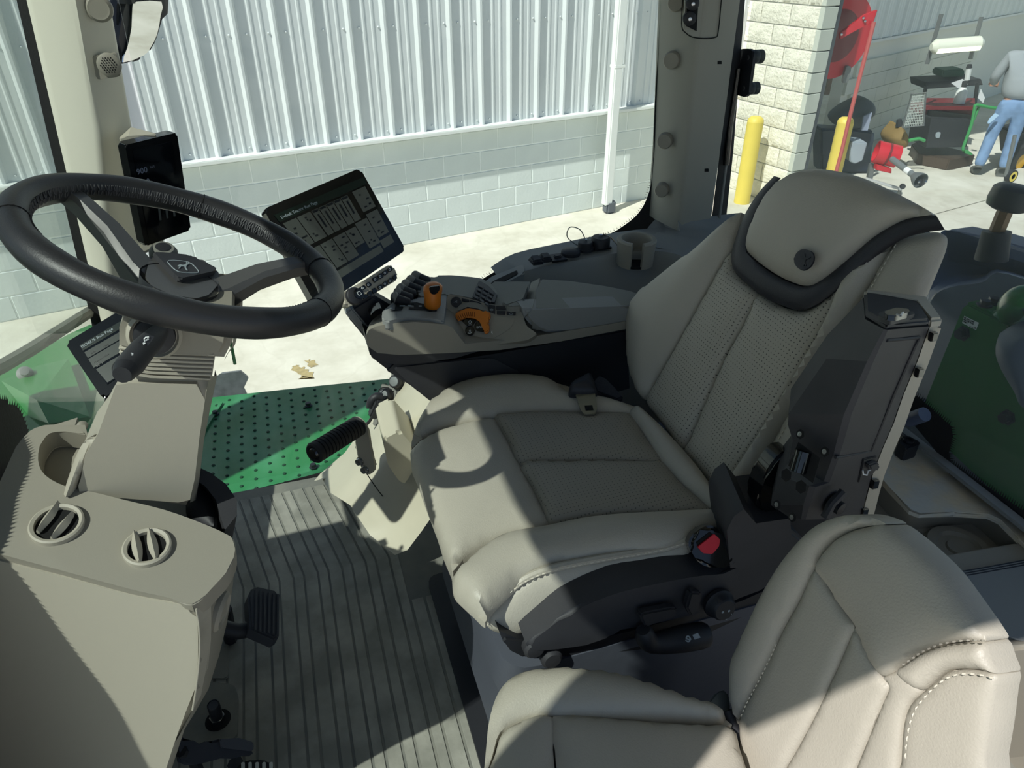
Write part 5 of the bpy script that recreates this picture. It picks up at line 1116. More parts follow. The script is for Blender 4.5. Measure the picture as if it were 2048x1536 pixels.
c = pb_(*KM([(960, 1345)])[0]); dl = obj('selector_dial', lathe([(.0165, 0), (.0155, .006), (.013, .008), (0, .008)], c, mn, n=40), BLK, bs_)
for k in range(16):
    a = R(150 + k * 9); uu, vv_ = frame(mn); pk_ = c + (uu * math.cos(a) + vv_ * math.sin(a)) * .0158; obj('dial_tick', tube([pk_ + mn * .001, pk_ + mn * .006], .0006, n=4), LBL, dl)
c2 = pb_(*KM([(990, 1328)])[0]) + mn * .008; obj('dial_face', lathe([(.0098, -.001), (.0098, .002), (0, .0025)], c2, mn, n=28), GLOSS, dl)
s4 = [c2 + mn * .0028 + (su * x + sv * y) * .0032 for x, y in ((-1, -1), (1, -1), (1, 1), (-1, 1))]; obj('button_icon', tube(s4, .0005, n=4, closed=True), WHT, dl)
# mounting arm down to the console
obj('support_arm', prism(pp(PY(1.30), [(688, 625), (745, 590), (795, 620), (770, 680), (740, 690), (700, 640)]), (0, .04, 0), bev=.006), BLK2, md)
obj('support_plate', prism(pp(PY(1.29), [(690, 626), (704, 616), (752, 672), (742, 684)]), (0, .03, 0), bev=.003), GREY, md)
# --- corner post display
cd_ = thing('corner_display', 'slim portrait display fixed to the right front post', 'display', PY(1.46)(300, 492))
qp = [(250, 290), (354, 265), (382, 460), (290, 493)]; cc_ = PY(1.45)(315, 378); best = None
for ya in range(-60, 61, 4):
    for pi_ in range(-20, 45, 4):
        n_ = V((math.sin(R(ya)) * math.cos(R(pi_)), -math.cos(R(ya)) * math.cos(R(pi_)), math.sin(R(pi_)))); P_ = pp(PL(cc_, n_), qp); e = [P_[(k + 1) % 4] - P_[k] for k in range(4)]
        err = abs(e[0].normalized().dot(e[1].normalized())) + abs(e[1].normalized().dot(e[2].normalized())) + abs(e[0].length - e[2].length) / e[0].length + abs(e[1].length - e[3].length) / e[1].length + .5 * abs(e[1].length / e[0].length - 1.75)
        if best is None or err < best[0]: best = (err, n_)
cn = best[1]; pcd = PL(cc_, cn)
obj('case', prism(fillet(pp(pcd, qp), .006, 4), -cn * .02, bev=.003, seg=2), GLOSS, cd_)
strip('case_side', [pp(PL(cc_ - cn * .002, cn), [(251, 292), (290, 492)]), pp(PL(cc_ - cn * .022, cn), [(240, 290), (280, 486)])], GREY2, cd_)
sc_ = obj('screen', prism(pp(PL(cc_ + cn * .0004, cn), [(265, 302), (344, 283), (368, 450), (297, 477)]), cn * .0005), SCRB, cd_)
cu_ = (pcd(354, 265) - pcd(250, 290)).normalized(); cv_ = (pcd(250, 290) - pcd(290, 493)).normalized(); pce = PL(cc_ + cn * .001, cn); DIM = mat('dim_digits', (88, 96, 112), .3, emit=(70, 80, 100), es=.12)
text('screen_digits', '900', DIM, sc_, pce(274, 350), cu_, cv_, .015); text('screen_digits', '5.00', DIM, sc_, pce(276, 374), cu_, cv_, .015); text('screen_digits', 'N 1', DIM, sc_, pce(301, 337), cu_, cv_, .006)
for q in [(318, 440), (332, 436), (346, 432)]: obj('gauge_bar', prism(pp(pce, [(q[0] - 4, q[1] - 40), (q[0], q[1] - 41), (q[0] + 5, q[1]), (q[0] + 1, q[1] + 1)]), cn * .0003), mat('dim_gauge', (52, 60, 66), .4) if 'dim_gauge' not in MATS else MATS['dim_gauge'], sc_, smooth=0)
obj('mount_top', loft([pp(PY(1.515), [(238, 276), (262, 254), (310, 266), (300, 300), (245, 300)]), pp(PY(1.46), [(242, 278), (256, 272), (312, 268), (306, 290), (248, 296)])]), TAN, cd_, 30)
obj('mount_back', prism(pp(PY(1.515), [(246, 290), (300, 280), (330, 480), (285, 500)]), (0, -.035, 0), bev=.006), TAN, cd_)
obj('mount_foot', prism(pp(PY(1.5), [(300, 480), (322, 470), (318, 505), (305, 508)]), (0, -.02, 0), bev=.004), TAN2, cd_)
# --- lower left display
ld = thing('small_run_display', 'black tilted display half hidden behind the steering column', 'display', PY(1.12)(215, 800))
def KI(p): return sc(0, 560, .1953, p)
qp = [(130, 686), (300, 585), (375, 690), (205, 797)]; lc = PY(1.10)(222, 700); best = None
for ya in range(-60, 61, 4):
    for pi_ in range(0, 75, 4):
        n_ = V((math.sin(R(ya)) * math.cos(R(pi_)), -math.cos(R(ya)) * math.cos(R(pi_)), math.sin(R(pi_)))); P_ = pp(PL(lc, n_), qp); e = [P_[(k + 1) % 4] - P_[k] for k in range(4)]
        err = abs(e[0].normalized().dot(e[1].normalized())) + abs(e[1].normalized().dot(e[2].normalized())) + abs(e[0].length - e[2].length) / e[0].length + abs(e[1].length - e[3].length) / e[1].length
        if best is None or err < best[0]: best = (err, n_)
ln_ = best[1]; pld = PL(lc, ln_)
obj('case', prism(fillet(pp(pld, qp), .006, 4), -ln_ * .03, bev=.004, seg=3), GLOSS, ld)
ls = obj('screen', prism(pp(PL(lc + ln_ * .0004, ln_), KI([(815, 670), (1560, 230), (1760, 620), (1100, 1070)])), ln_ * .0005), SCRB, ld)
lu = (pld(300, 585) - pld(130, 686)).normalized(); lv_ = (pld(130, 686) - pld(205, 797)).normalized(); pl1 = PL(lc + ln_ * .001, ln_); pl2_ = PL(lc + ln_ * .0015, ln_)
obj('screen_tile', prism(pp(pl1, KI([(815, 670), (1560, 230), (1590, 290), (850, 725)])), ln_ * .0003), UIH, ls, smooth=0)
for q in [[(865, 740), (1560, 340), (1580, 400), (900, 800)], [(905, 810), (1590, 410), (1640, 500), (960, 900)], [(985, 915), (1650, 520), (1740, 660), (1100, 1050)]]: obj('screen_tile', prism(pp(pl1, KI(q)), ln_ * .0003), UIG, ls, smooth=0)
text('screen_title', 'ISOBUS Run Page', LBL, ls, pl2_(*KI([(840, 702)])[0]), lu, lv_, .0072); text('screen_text', 'SF1', UID, ls, pl2_(*KI([(990, 895)])[0]), lu, lv_, .0085); text('screen_text', 'Position Mode', UID, ls, pl2_(*KI([(965, 855)])[0]), lu, lv_, .0042); text('screen_text', 'Info', UID, ls, pl2_(*KI([(935, 760)])[0]), lu, lv_, .0045); text('screen_text', 'Main', UID, ls, pl2_(*KI([(1060, 690)])[0]), lu, lv_, .0045)
obj('bracket', prism(pp(PY(1.14), [(215, 700), (260, 690), (250, 860), (205, 860)]), (0, .02, 0), bev=.004), BLK, ld)
# ================================================================ right armrest control console
con = thing('armrest_console', 'tan and black right armrest console with orange lever and dial', 'control console', (.4, 1.3, .3))
def KC(p): return sc(740, 530, .166, p)
def K6(p): return sc(1030, 440, .15625, p)
CY = 1.20; pcy = PY(CY)
obj('lower_body', prism(pp(pcy, [(744, 718), (790, 732), (900, 722), (1000, 706), (1120, 684), (1256, 656), (1262, 780), (1100, 830), (900, 836), (868, 808), (820, 770), (775, 742)]), (0, .2, 0), bev=.01, seg=3), BLK, con)
obj('lower_band', prism(pp(PY(CY - .004), [(737, 690), (740, 710), (752, 722), (790, 730), (850, 728), (912, 716), (975, 700), (975, 692), (900, 704), (800, 708), (755, 704)]), (0, .1, 0), bev=.003), BLK2, con)
obj('kick_panel', prism(pp(PY(CY - .003), fillet([(786, 736), (915, 722), (985, 716), (1040, 745), (1060, 790), (900, 830), (868, 808), (815, 764)], 8)), (0, .02, 0), bev=.003), BLK2, con)
nr_ = [(735, 692), (732, 672), (738, 660), (752, 653), (775, 648), (830, 644), (888, 649), (905, 655), (930, 688), (1050, 676), (1258, 642), (1258, 657), (1120, 683), (1000, 700), (900, 706), (800, 710), (755, 706)]
fr_ = [(764, 640), (760, 626), (763, 616), (770, 610), (788, 602), (830, 592), (888, 584), (905, 584), (930, 584), (1050, 586), (1266, 604), (1266, 614), (1120, 640), (1000, 650), (900, 655), (800, 655), (772, 650)]
mr_ = [(a[0] * .72 + b[0] * .28 - (6 if i < 3 else 0), a[1] * .72 + b[1] * .28) for i, (a, b) in enumerate(zip(nr_, fr_))]
obj('side_fairing', loft([pp(PY(CY - .006), nr_), pp(PY(CY + .05), mr_), pp(PY(CY + .17), fr_)]), TAN2, con, 35)
k0, k1 = pcy(888, 641), pcy(775, 639); zt2 = k0.z; nt2 = (k1 - k0).cross(V((0, 1, 0))).normalized(); nt2 = nt2 if nt2.z > 0 else -nt2
def PT2(h): return PL(k0 + nt2 * h, nt2)
pz2 = PT2(.002)
gb = obj('lever_bezel', prism(fillet(pp(pz2, KC([(140, 640), (150, 555), (290, 440), (600, 405), (640, 330), (930, 345), (890, 672), (700, 640), (420, 632), (200, 678)])), .006), (0, 0, -.02), bev=.004, seg=3), GREY, con)
pz3 = PT2(.003)
for q in [[(245, 555), (300, 540), (310, 480), (350, 465), (560, 452), (640, 470), (640, 545), (470, 532), (470, 512), (530, 512), (530, 480), (390, 490), (400, 522), (380, 545)], [(640, 470), (700, 470), (800, 500), (805, 555), (720, 560), (640, 540)]]:
    obj('gate_slot', prism(pp(pz3, KC(q)), nt2 * .0006), HOLE, gb)
for q in [(255, 520), (375, 492), (405, 492), (475, 490), (605, 495), (830, 480)]:
    c = V(KC([q])[0]); obj('print_mark', prism(pp(PT2(.0038), [(c.x - 3, c.y - 1), (c.x + 3, c.y - 1), (c.x + 3, c.y + 1.2), (c.x - 3, c.y + 1.2)]), (0, 0, .0003)), LBL, gb, smooth=0)
# orange lever
b0 = PT2(.003)(865, 615); pl_ = PY(b0.y); b1 = pl_(867, 566); hgt = b1.z - b0.z; rows = []
for f, rx, ry in [(0, .013, .013), (.12, .0165, .0165), (.45, .0165, .017), (.7, .0185, .0175), (.86, .0182, .017), (.95, .0135, .013), (1, .006, .006)]:
    c = b0 + V((.004 * f, 0, hgt * f)); rows.append([c + V((rx * math.cos(t), ry * math.sin(t), 0)) for t in [2 * math.pi * k / 24 for k in range(24)]])
lev = obj('range_lever', loft(rows), ORG, con, 50)
obj('lever_button', prism(pp(PY(b0.y - .0185), fillet(KC([(715, 265), (842, 250), (840, 300), (800, 355), (740, 355), (716, 310)]), 3)), (0, .004, 0), bev=.001), GLOSS, lev)
# sloped dial face
d0 = pcy(970, 690); d1 = PZ(zt2 - .002)(960, 600); dn = (V((-.05, d1.z - d0.z, 0)).normalized()); dd_ = d1 - d0; dn = V((-.03, -dd_.z, dd_.y)).normalized(); pdl_ = PL(d0 + V((0, .004, 0)), dn)
face = obj('dial_face', prism(fillet(pp(pdl_, KC([(890, 670), (935, 345), (1120, 380), (1420, 470), (1770, 500), (1860, 505), (1850, 640), (1890, 740), (2020, 830), (1900, 905), (1520, 960), (1160, 985), (1080, 920), (960, 720)])), .006), -dn * .02, bev=.002), TAN2, con)
rec_ = obj('dial_recess', prism(fillet(pp(PL(d0 + V((0, .004, 0)) + dn * .0006, dn), KC([(960, 560), (1050, 500), (1250, 455), (1440, 510), (1500, 610), (1750, 640), (1700, 760), (1500, 880), (1160, 890), (1090, 800), (1030, 680)])), .005), dn * .0006), TAN2, con)
def PD(h): return PL(d0 + V((0, .004, 0)) + dn * h, dn)
obj('dial_collar', prism(pp(PD(.001), cr(KC([(1060, 520), (1120, 475), (1230, 455), (1340, 480), (1420, 540), (1440, 590), (1380, 580), (1320, 535), (1230, 515), (1130, 530), (1070, 570)]), 2)), dn * .008, bev=.002), GREY2, con)
dial = obj('throttle_dial', prism(pp(PD(.001), cr(KC([(1035, 622), (1080, 572), (1160, 547), (1270, 545), (1345, 572), (1400, 590), (1442, 584), (1458, 620), (1450, 665), (1420, 690), (1440, 730), (1442, 785), (1430, 828), (1385, 838), (1378, 770), (1340, 690), (1270, 645), (1185, 640), (1115, 662), (1072, 685)]), 2)), dn * .011, bev=.003, seg=3), ORG, con)
for k in range(9):
    a = V(KC([(1060 + k * 25, 640 - 34 * math.sin(k / 8 * 2.2) - k * 1)])[0]); e = V(KC([(1085 + k * 22, 668 - 32 * math.sin(k / 8 * 2.2))])[0])
    obj('dial_groove', tube(pp(PD(.0125), [(a.x, a.y - 6), (e.x, e.y - 3)]), .0007, n=4), mat('orange_shadow_groove', (120, 62, 18), .6) if 'orange_shadow_groove' not in MATS else MATS['orange_shadow_groove'], dial)
for q in [[(1105, 678), (1180, 642), (1290, 668), (1235, 742), (1170, 738)], [(1296, 672), (1345, 712), (1375, 770), (1372, 815), (1285, 800), (1255, 752)]]:
    obj('dial_button', prism(fillet(pp(PD(.001), KC(q)), .002, 2), dn * .005, bev=.001), GLOSS, con)
c = PD(.001)(*KC([(1210, 800)])[0]); obj('dial_button', lathe([(.0095, 0), (.0095, .005), (.0085, .006), (0, .006)], c, dn, n=28), GLOSS, con)
uD = (PD(.007)(*KC([(1375, 745)])[0]) - PD(.007)(*KC([(1285, 755)])[0])).normalized(); vD = dn.cross(uD)
text('print_word', 'ECO', WHT, face, PD(.0068)(*KC([(1284, 765)])[0]), uD, vD, .0062)
for q in [[(1190, 680), (1205, 665), (1222, 685), (1210, 705), (1192, 702)], [(1195, 790), (1205, 775), (1212, 800), (1195, 812)], [(1180, 722), (1226, 720)], [(1180, 818), (1205, 826), (1228, 808)]]:
    obj('print_mark', tube(pp(PD(.0075), KC(q)), .0006, n=4, closed=len(q) > 3), WHT, face)
obj('print_mark', tube(pp(PD(.0016), KC([(1472, 795), (1462, 812), (1475, 822), (1470, 832)])), .0008, n=4), WHT, face)
# switch strip above the dial
c = PD(.001)(*KC([(1040, 450)])[0]); rb_ = obj('round_switch', lathe([(.0105, 0), (.0105, .004), (.0092, .005), (.0088, .0035), (0, .0035)], c, dn, n=28), BLK2, con); text('print_word', '-<S', LBL, rb_, c - uD * .005 - vD * .002 + dn * .0038, uD, vD, .0058)
for q in [[(1105, 405), (1195, 420), (1195, 455), (1110, 440)], [(1205, 425), (1300, 445), (1350, 470), (1205, 455)], [(1425, 478), (1510, 490), (1510, 595), (1425, 560)], [(1520, 492), (1640, 500), (1640, 545), (1520, 540)], [(1530, 555), (1635, 560), (1630, 605), (1530, 598)], [(1650, 502), (1760, 510), (1758, 555), (1648, 548)], [(1648, 560), (1756, 565), (1754, 612), (1648, 606)]]:
    o = obj('key', prism(pp(PD(.001), KC(q)), dn * .003, bev=.0008, seg=1), BLK, con)
for q in [(1465, 540), (1700, 528), (1700, 588)]:
    x, y = q; obj('print_mark', tube(pp(PD(.0046), cr(KC([(x - 22, y), (x, y - 10), (x + 22, y), (x, y + 10)]), 2)), .0005, n=4, closed=True), LBL, face)
# raised pod at the far side with keypad and paddle levers
zp = zt2 + .006; pod = pp(PT2(.004), KC([(640, 400), (560, 330), (640, 200), (760, 125), (1000, 122), (1280, 150), (1420, 175), (1540, 330), (1500, 480), (1240, 400), (930, 340), (860, 350)]))
obj('control_pod', prism(fillet(pod, .012), (0, 0, -.09), bev=.008, seg=3), GREY2, con)
kp = obj('keypad', prism(fillet(pp(PT2(.005), KC([(1315, 200), (1420, 258), (1530, 368), (1500, 470), (1380, 440), (1235, 398), (1270, 300)])), .003), (0, 0, .003), bev=.001), BLK, con)
for r_ in range(4):
    for k in range(3):
        x0, y0 = 1312 - r_ * 18 + k * 66, 236 + r_ * 46 + k * 40
        obj('key', prism(pp(PT2(.008), KC([(x0, y0), (x0 + 52, y0 + 30), (x0 + 46, y0 + 58), (x0 - 8, y0 + 26)])), (0, 0, .003), bev=.0008, seg=1), BLK2, kp)
for k in range(6):
    x0, y0 = 640 - k * 64, 168 + k * 52
    if k > 3: x0 = 448 - (k - 3) * 40
    a, m_, e = [PT2(z)(*KC([q])[0]) for z, q in ((-.012, (x0 - 130 + k * 12, y0 + 10)), (.010, (x0 - 40, y0 - 10)), (.002, (x0 + 60 + k * 6, y0 + 22)))]
    obj('paddle_lever', tube([a, a.lerp(m_, .5) + V((0, 0, .008)), m_, e], [.008, .0105, .0105, .009], n=12), BLK, con)
obj('paddle_base', prism(pp(PT2(-.012), KC([(300, 420), (330, 350), (560, 130), (700, 150), (640, 330), (540, 410)])), (0, 0, -.05), bev=.004), BLK, con)
# armrest lid
l0, l1 = pcy(1065, 618), pcy(1295, 610); nl2 = (l1 - l0).cross(V((0, 1, 0))).normalized(); nl2 = nl2 if nl2.z > 0 else -nl2
PLD = PL(l0, nl2); tpx = K6([(320, 742), (700, 780), (1150, 845), (1480, 897), (1590, 935), (1560, 1092), (1300, 1098), (900, 1112), (560, 1126), (225, 1142), (270, 900)])
tp3 = pp(PLD, tpx); bp = pp(pcy, K6([(110, 1150), (150, 1290), (270, 1400), (430, 1462), (900, 1400), (1400, 1325), (1760, 1270)]))
lid = bmesh.new()
n_top = len(tp3)
near_top = tp3[5:10]         # right to left along the near edge
prism(tp3, (0, 0, -.05), lid, bev=.006, seg=3)
obj('armrest_pad', lid, GREY2, con)
nf = pp(PY(CY - .002), K6([(225, 1150), (560, 1134), (900, 1120), (1300, 1106), (1560, 1101), (1540, 1304), (1400, 1325), (900, 1400), (430, 1462), (300, 1420), (200, 1345), (130, 1260), (110, 1150)]))
obj('pad_side', prism(nf, (0, .05, 0), bev=.008, seg=3), GREY, con)
obj('pad_front', facets([PLD(*K6([(225, 1142)])[0]), PLD(*K6([(320, 742)])[0]), PL(l0 - nl2 * .012, nl2)(*K6([(205, 800)])[0]), PL(l0 - nl2 * .02, nl2)(*K6([(112, 1135)])[0]), PY(CY - .002)(*K6([(130, 1260)])[0]), PY(CY - .002)(*K6([(225, 1150)])[0])], [(0, 1, 2, 3), (0, 3, 4, 5)]), GREY2, con)
# slide plates between pod and pad
for q in [[(1590, 440), (1620, 400), (1890, 215), (1910, 225), (1840, 410), (1640, 480)], [(1640, 485), (1830, 410), (1850, 425), (1815, 490), (1700, 495)]]:
    obj('slide_plate', prism(fillet(pp(PZ(zt2 - .002), KC(q)), .003, 2), (0, 0, -.02), bev=.002), GREY2, con)
obj('inner_deck', prism(pp(PZ(zt2 - .022), KC([(1240, 410), (1500, 200), (1930, 200), (1880, 520), (1500, 490)])), (0, 0, -.05)), GREY2, con)
# bronze-lined nose window
obj('nose_lens', prism(pp(PY(CY + .06), [(740, 632), (752, 620), (764, 616), (758, 630), (744, 642)]), (0, .03, 0), bev=.002), GLOSS, con)
obj('console_post', box((.52, 1.30, .25), (.2, .14, .5), bev=.02), BLK, con)
# ================================================================ tan footwell side panel with sockets
TANL = mat('tan_plastic_glossy', (196, 190, 170), .32, var=.05, vs=12)
edge = pp(PY(1.62), [(640, 950), (665, 930), (693, 903), (735, 842), (770, 795), (803, 748), (850, 680)])
mid = pp(PY(1.50), [(660, 985), (690, 955), (715, 930), (760, 860), (800, 800), (835, 750), (880, 690)])
inn_ = pp(PY(1.38), [(700, 1010), (728, 985), (750, 960), (790, 905), (830, 870), (860, 830), (900, 760)])
inn2 = pp(PY(1.30), [(740, 1070), (765, 1060), (800, 1035), (835, 985), (860, 940), (890, 900), (940, 800)])
inn3 = pp(PY(1.22), [(790, 1110), (815, 1100), (845, 1060), (880, 1010), (905, 980), (940, 930), (980, 850)])
sp2 = struct(strip('trim_12', [[V(p) for p in r] for r in (edge, mid, inn_, inn2, inn3)], TANL, smooth=45))
# wedge beside the sill
obj('sill_wedge', facets(pp(PY(1.66), [(640, 948), (690, 905), (735, 842)]) + pp(PY(1.58), [(628, 962), (700, 945), (716, 905)]), [(0, 1, 4, 3), (1, 2, 5, 4)]), TANL, sp2)
# storage bin front
bin_ = obj('bin_front', prism(fillet(pp(PY(1.33), [(765, 880), (800, 862), (838, 905), (846, 945), (828, 975), (798, 962), (776, 930)]), .01), (0, .1, .03), bev=.008, seg=3), TANL, sp2)
obj('panel_seam', tube(pp(PY(1.35), cr([(732, 945), (752, 975), (775, 1005), (800, 1040), (820, 1052), (850, 1055)], 3, False)), .0012, n=4), HOLE, sp2)
sk_ = PL(PY(1.57)(770, 810), (-.55, -.6, .5)); ns = V((-.55, -.6, .5)).normalized()
def KG(p): return sc(600, 740, .15625, p)
for q, r in [((1245, 150), .017), ((1110, 320), .017)]:
    c = PY(1.56)(*KG([q])[0]); o = obj('round_socket', lathe([(.019, -.006), (.019, .0), (r, .002), (r, .014), (r * .8, .018), (0, .018)], c, ns, n=24), BLK, sp2); obj('socket_face', lathe([(r * .7, .0182), (0, .019)], c, ns, n=18), STEEL, o); obj('socket_plate', box(c - ns * .006, (.05, .05, .004), bev=.002, rot=ns.to_track_quat('Z', 'X').to_matrix()), GREY2, o)
c = PY(1.55)(*KG([(1060, 560)])[0]); o = obj('port_plate', box(c, (.045, .07, .006), bev=.002, rot=ns.to_track_quat('Z', 'Y').to_matrix()), GREY2, sp2); obj('port_slot', box(c + ns * .003, (.022, .045, .003), bev=.001, rot=ns.to_track_quat('Z', 'Y').to_matrix()), HOLE, o)
obj('port_cap', tube(pp(PY(1.53), cr(KG([(900, 470), (920, 390), (980, 340), (1040, 350)]), 3, False)), .011, n=10), BLK, o)
obj('connector', box(PY(1.52)(*KG([(975, 490)])[0]), (.022, .03, .05), bev=.004, rot=Matrix.Rotation(.5, 3, 'Y')), BLK2, o)
obj('strap', tube(pp(PY(1.53), cr(KG([(910, 480), (930, 560), (900, 640), (850, 700)]), 3, False)), .004, n=6), RUB, o)
obj('lanyard', tube(pp(PY(1.55), cr(KG([(1020, 310), (1010, 260), (1060, 225), (1140, 230)]), 3, False)), .0015, n=5), RUB, o)
# ================================================================ ribbed grip lever
gr = thing('hand_grip_lever', 'black ribbed hand grip on a tan bracket by the right sill', 'lever', PY(1.40)(735, 945))
g0, g1 = PY(1.27)(626, 908), PY(1.36)(716, 852); gd = (g1 - g0); L_ = gd.length; gd.normalize(); r_ = .0235
prof = [(0, 0), (.010, 0), (.012, .003), (.016, .003), (.018, .0), (r_ - .003, 0), (r_, .004)]
n_ = 13
for k in range(n_):
    z0 = .008 + (L_ - .012) * k / n_; dz = (L_ - .012) / n_; prof += [(r_, z0), (r_, z0 + dz * .7), (r_ - .0035, z0 + dz * .78), (r_ - .0035, z0 + dz * .95)]
prof += [(r_, L_), (0, L_)]
obj('grip', lathe(prof, g0, gd, n=28), RUB, gr, 30)
obj('end_cap', lathe([(0, -.002), (.011, -.002), (.014, .002)], g0, gd, n=20), GLOSS, gr)
pbk2 = PL(g1 + gd * .004, gd)
fl_ = pp(pbk2, cr(KG([(640, 660), (660, 620), (710, 602), (770, 625), (830, 690), (865, 770), (885, 880), (910, 1060), (950, 1190), (955, 1280), (890, 1340), (840, 1330), (800, 1290), (760, 1170), (700, 950), (720, 900), (680, 760)]), 2))
obj('flange_plate', prism(fl_, gd * .006, bev=.002), TAN, gr)
for q in [(770, 1165), (838, 1270)]:
    c = pbk2(*KG([q])[0]) - gd * .001; obj('bolt', lathe([(.011, -.003), (.011, 0), (.008, .001), (.008, .008), (0, .009)], c, -gd, n=14), CHR, gr)
obj('mount_arm', tube([pbk2(*KG([(700, 1000)])[0]) + gd * .02, pbk2(*KG([(840, 1290)])[0]) + gd * .02], .014, n=10), BLK, gr)
# ================================================================ tractor outside the glass
# right-hand step platform, pressed green plate
pf_ = PZ(-.10); pts = pp(pf_, [(380, 802), (500, 790), (640, 778), (780, 764), (840, 758)]); rt_ = V((.85, 2.26, -.10))
plat = thing('step_platform', 'green pressed-metal step platform outside the right window', 'platform', (.1, 2.05, -.14))
nearp = [V((-.52, 1.76, -.10)), V((.80, 1.76, -.10))]
obj('tread_plate', prism([V((-.52, 2.385, -.1)), V((.0, 2.33, -.1)), V((.8, 2.24, -.1))] + nearp[::-1], (0, 0, -.03), bev=.004), GRNP, plat)
bm_ = bmesh.new(); row = 0; x = -.48
DK = mat('dark_green_dimple', (16, 62, 40), .6)
while x < .75:
    y = 1.80 + (row % 2) * .022
    while y < 2.36 - (x + .5) * .1:
        lathe([(.0062, 0), (.0045, .0035), (0, .0042)], (x, y, -.1), (0, 0, 1), bm_, n=6); y += .044
    x += .042; row += 1
o = obj('tread_bumps', bm_, DK, plat); o['kind'] = 'stuff'
for q in [(431, 829), (617, 812), (627, 935)]:
    c = PZ(-.098)(*q); obj('bolt', lathe([(.013, 0), (.013, .004), (.009, .005), (.009, .014), (0, .015)], c, (0, 0, 1), n=6), BOLT, plat)
obj('plate_rib', prism(pp(PZ(-.095), [(402, 860), (440, 806), (446, 806), (404, 872)]), (0, 0, .004)), GRNP, plat)
# grey moulded guard beyond the platform
tag(obj('step_guard', loft([pp(PY(2.42), [(415, 800), (418, 765), (440, 748), (480, 742), (497, 756), (488, 775), (498, 800)]), pp(PY(2.62), [(420, 790), (424, 758), (445, 744), (482, 740), (496, 752), (486, 770), (496, 790)])]), mat('scuffed_grey_guard', (112, 118, 122), .6, var=.3, vs=30)), 'scuffed grey moulded guard beyond the green platform', 'guard')
# green front box seen through the windscreen
bx = thing('front_cover', 'bright green faceted front cover seen through the windscreen', 'cover', PZ(.0)(100, 800))
zg = .15; pg1 = PZ(zg); pg2 = PZ(zg + .03)
obj('cover_panel', prism(pp(pg1, KI([(-80, 950), (0, 920), (350, 770), (690, 560), (940, 430), (1000, 500), (980, 700), (1000, 1100), (940, 1400), (890, 1530), (500, 1560), (200, 1560), (-80, 1300)])), (0, 0, -.15), bev=.01, seg=3), GRN, bx)
v = pp(pg2, KI([(0, 935), (380, 880), (700, 805), (920, 1400), (880, 1450), (500, 1470), (370, 1230), (130, 1040), (10, 1030), (370, 1040)])) + [PZ(zg + .06)(*KI([(375, 1228)])[0])]
obj('cover_facet', facets([v[1], v[2], v[3], v[10]], [(0, 1, 3), (1, 2, 3)]), GRN, bx, 10)
obj('cover_facet', facets([v[3], v[5], v[10]], [(0, 1, 2)]), GRN, bx, 10); obj('cover_facet', facets([v[5], PZ(zg)(*KI([(300, 1400)])[0]), v[8], v[10]], [(0, 1, 3), (1, 2, 3)]), GRN, bx, 10)
obj('cover_facet', facets([v[8], v[1], v[10]], [(0, 1, 2)]), GRN, bx, 10)
obj('knob', lathe([(.022, 0), (.022, .02), (.012, .026), (.012, .04), (0, .042)], PZ(zg + .03)(*KI([(260, 975)])[0]), (.3, -.7, .7), n=20), GREY, bx)
# unseen hood left of the view, added and sized to shade the floor
struct(obj('unseen_engine_hood', prism([V((-.66, .64, 1.0)), V((-.66, 1.06, 1.0)), V((-2.6, 1.04, .86)), V((-2.6, .66, .86))], (0, 0, -1.0), bev=.03, seg=3), GRN))
# unseen stack beyond the right front post, added to shade the step platform
ex = struct(obj('unseen_shade_stack', lathe([(0, -.2), (.16, -.2), (.18, -.15), (.18, 1.9), (.15, 2.05), (.09, 2.1), (.09, 2.6), (.075, 2.6), (.075, 2.2)], (-1.19, 1.571, .1), (0, 0, 1), n=32), BLK2))
# black printed hump at the foot of the windscreen, with its toothed edge
q0_, q1_, q2_ = V((-.62, .12, .05)), V((-.48, 1.62, .05)), V((-.46, .06, 1.6)); qn_ = (q1_ - q0_).cross(q2_ - q0_).normalized(); qn_ = qn_ if qn_.x > 0 else -qn_
def onscreen(y, z): return V((q0_.x - (qn_.y * (y - q0_.y) + qn_.z * (z - q0_.z)) / qn_.x, y, z)) + qn_ * .008
wcn = PL(q0_ + qn_ * .008, qn_)
lft = [onscreen(*q) for q in [(.47, .10), (.50, .40), (.53, .58), (.55, .66), (.571, .734), (.61, .79), (.645, .845), (.68, .866), (.74, .87), (.845, .872)]]
rgt = pp(wcn, [(0, 798), (14, 808), (32, 813), (46, 836), (56, 868), (63, 905), (70, 960), (80, 1060)])
rim = cr(lft + rgt, 4, False); rim = [V(p) for p in rim]
obj('black_hump', prism(rim + [onscreen(rgt[-1].y, .08), onscreen(.47, .08)], qn_ * .001), RUB, w3)
bb = bmesh.new(); cen_ = onscreen(.85, .45)
for p, q in zip(rim, rim[1:]):
    L_ = (q - p).length; k_ = max(1, int(L_ / .005)); d = (q - p).normalized(); e = qn_.cross(d); e = e if e.dot(p - cen_) > 0 else -e
    for k in range(k_):
        a = p + d * L_ * k / k_; b2 = p + d * L_ * (k + .72) / k_
        bb.faces.new([bb.verts.new(a), bb.verts.new(b2), bb.verts.new((a + b2) / 2 + e * .008)])
o = obj('hump_teeth', bb, RUB, w3, smooth=0); o['kind'] = 'stuff'
dbx = thing('dark_bracket', 'dark bracket low behind the dash at the left edge', 'bracket', PY(1.15)(20, 990))
for q in [[(-10, 900), (38, 890), (40, 910), (20, 930), (-10, 930)], [(-10, 930), (26, 930), (20, 960), (-10, 965)], [(-10, 965), (16, 962), (6, 1000), (-10, 1010)]]: obj('step_face', prism(pp(PY(1.12), q), (0, .06, 0), bev=.004), BLK, dbx)
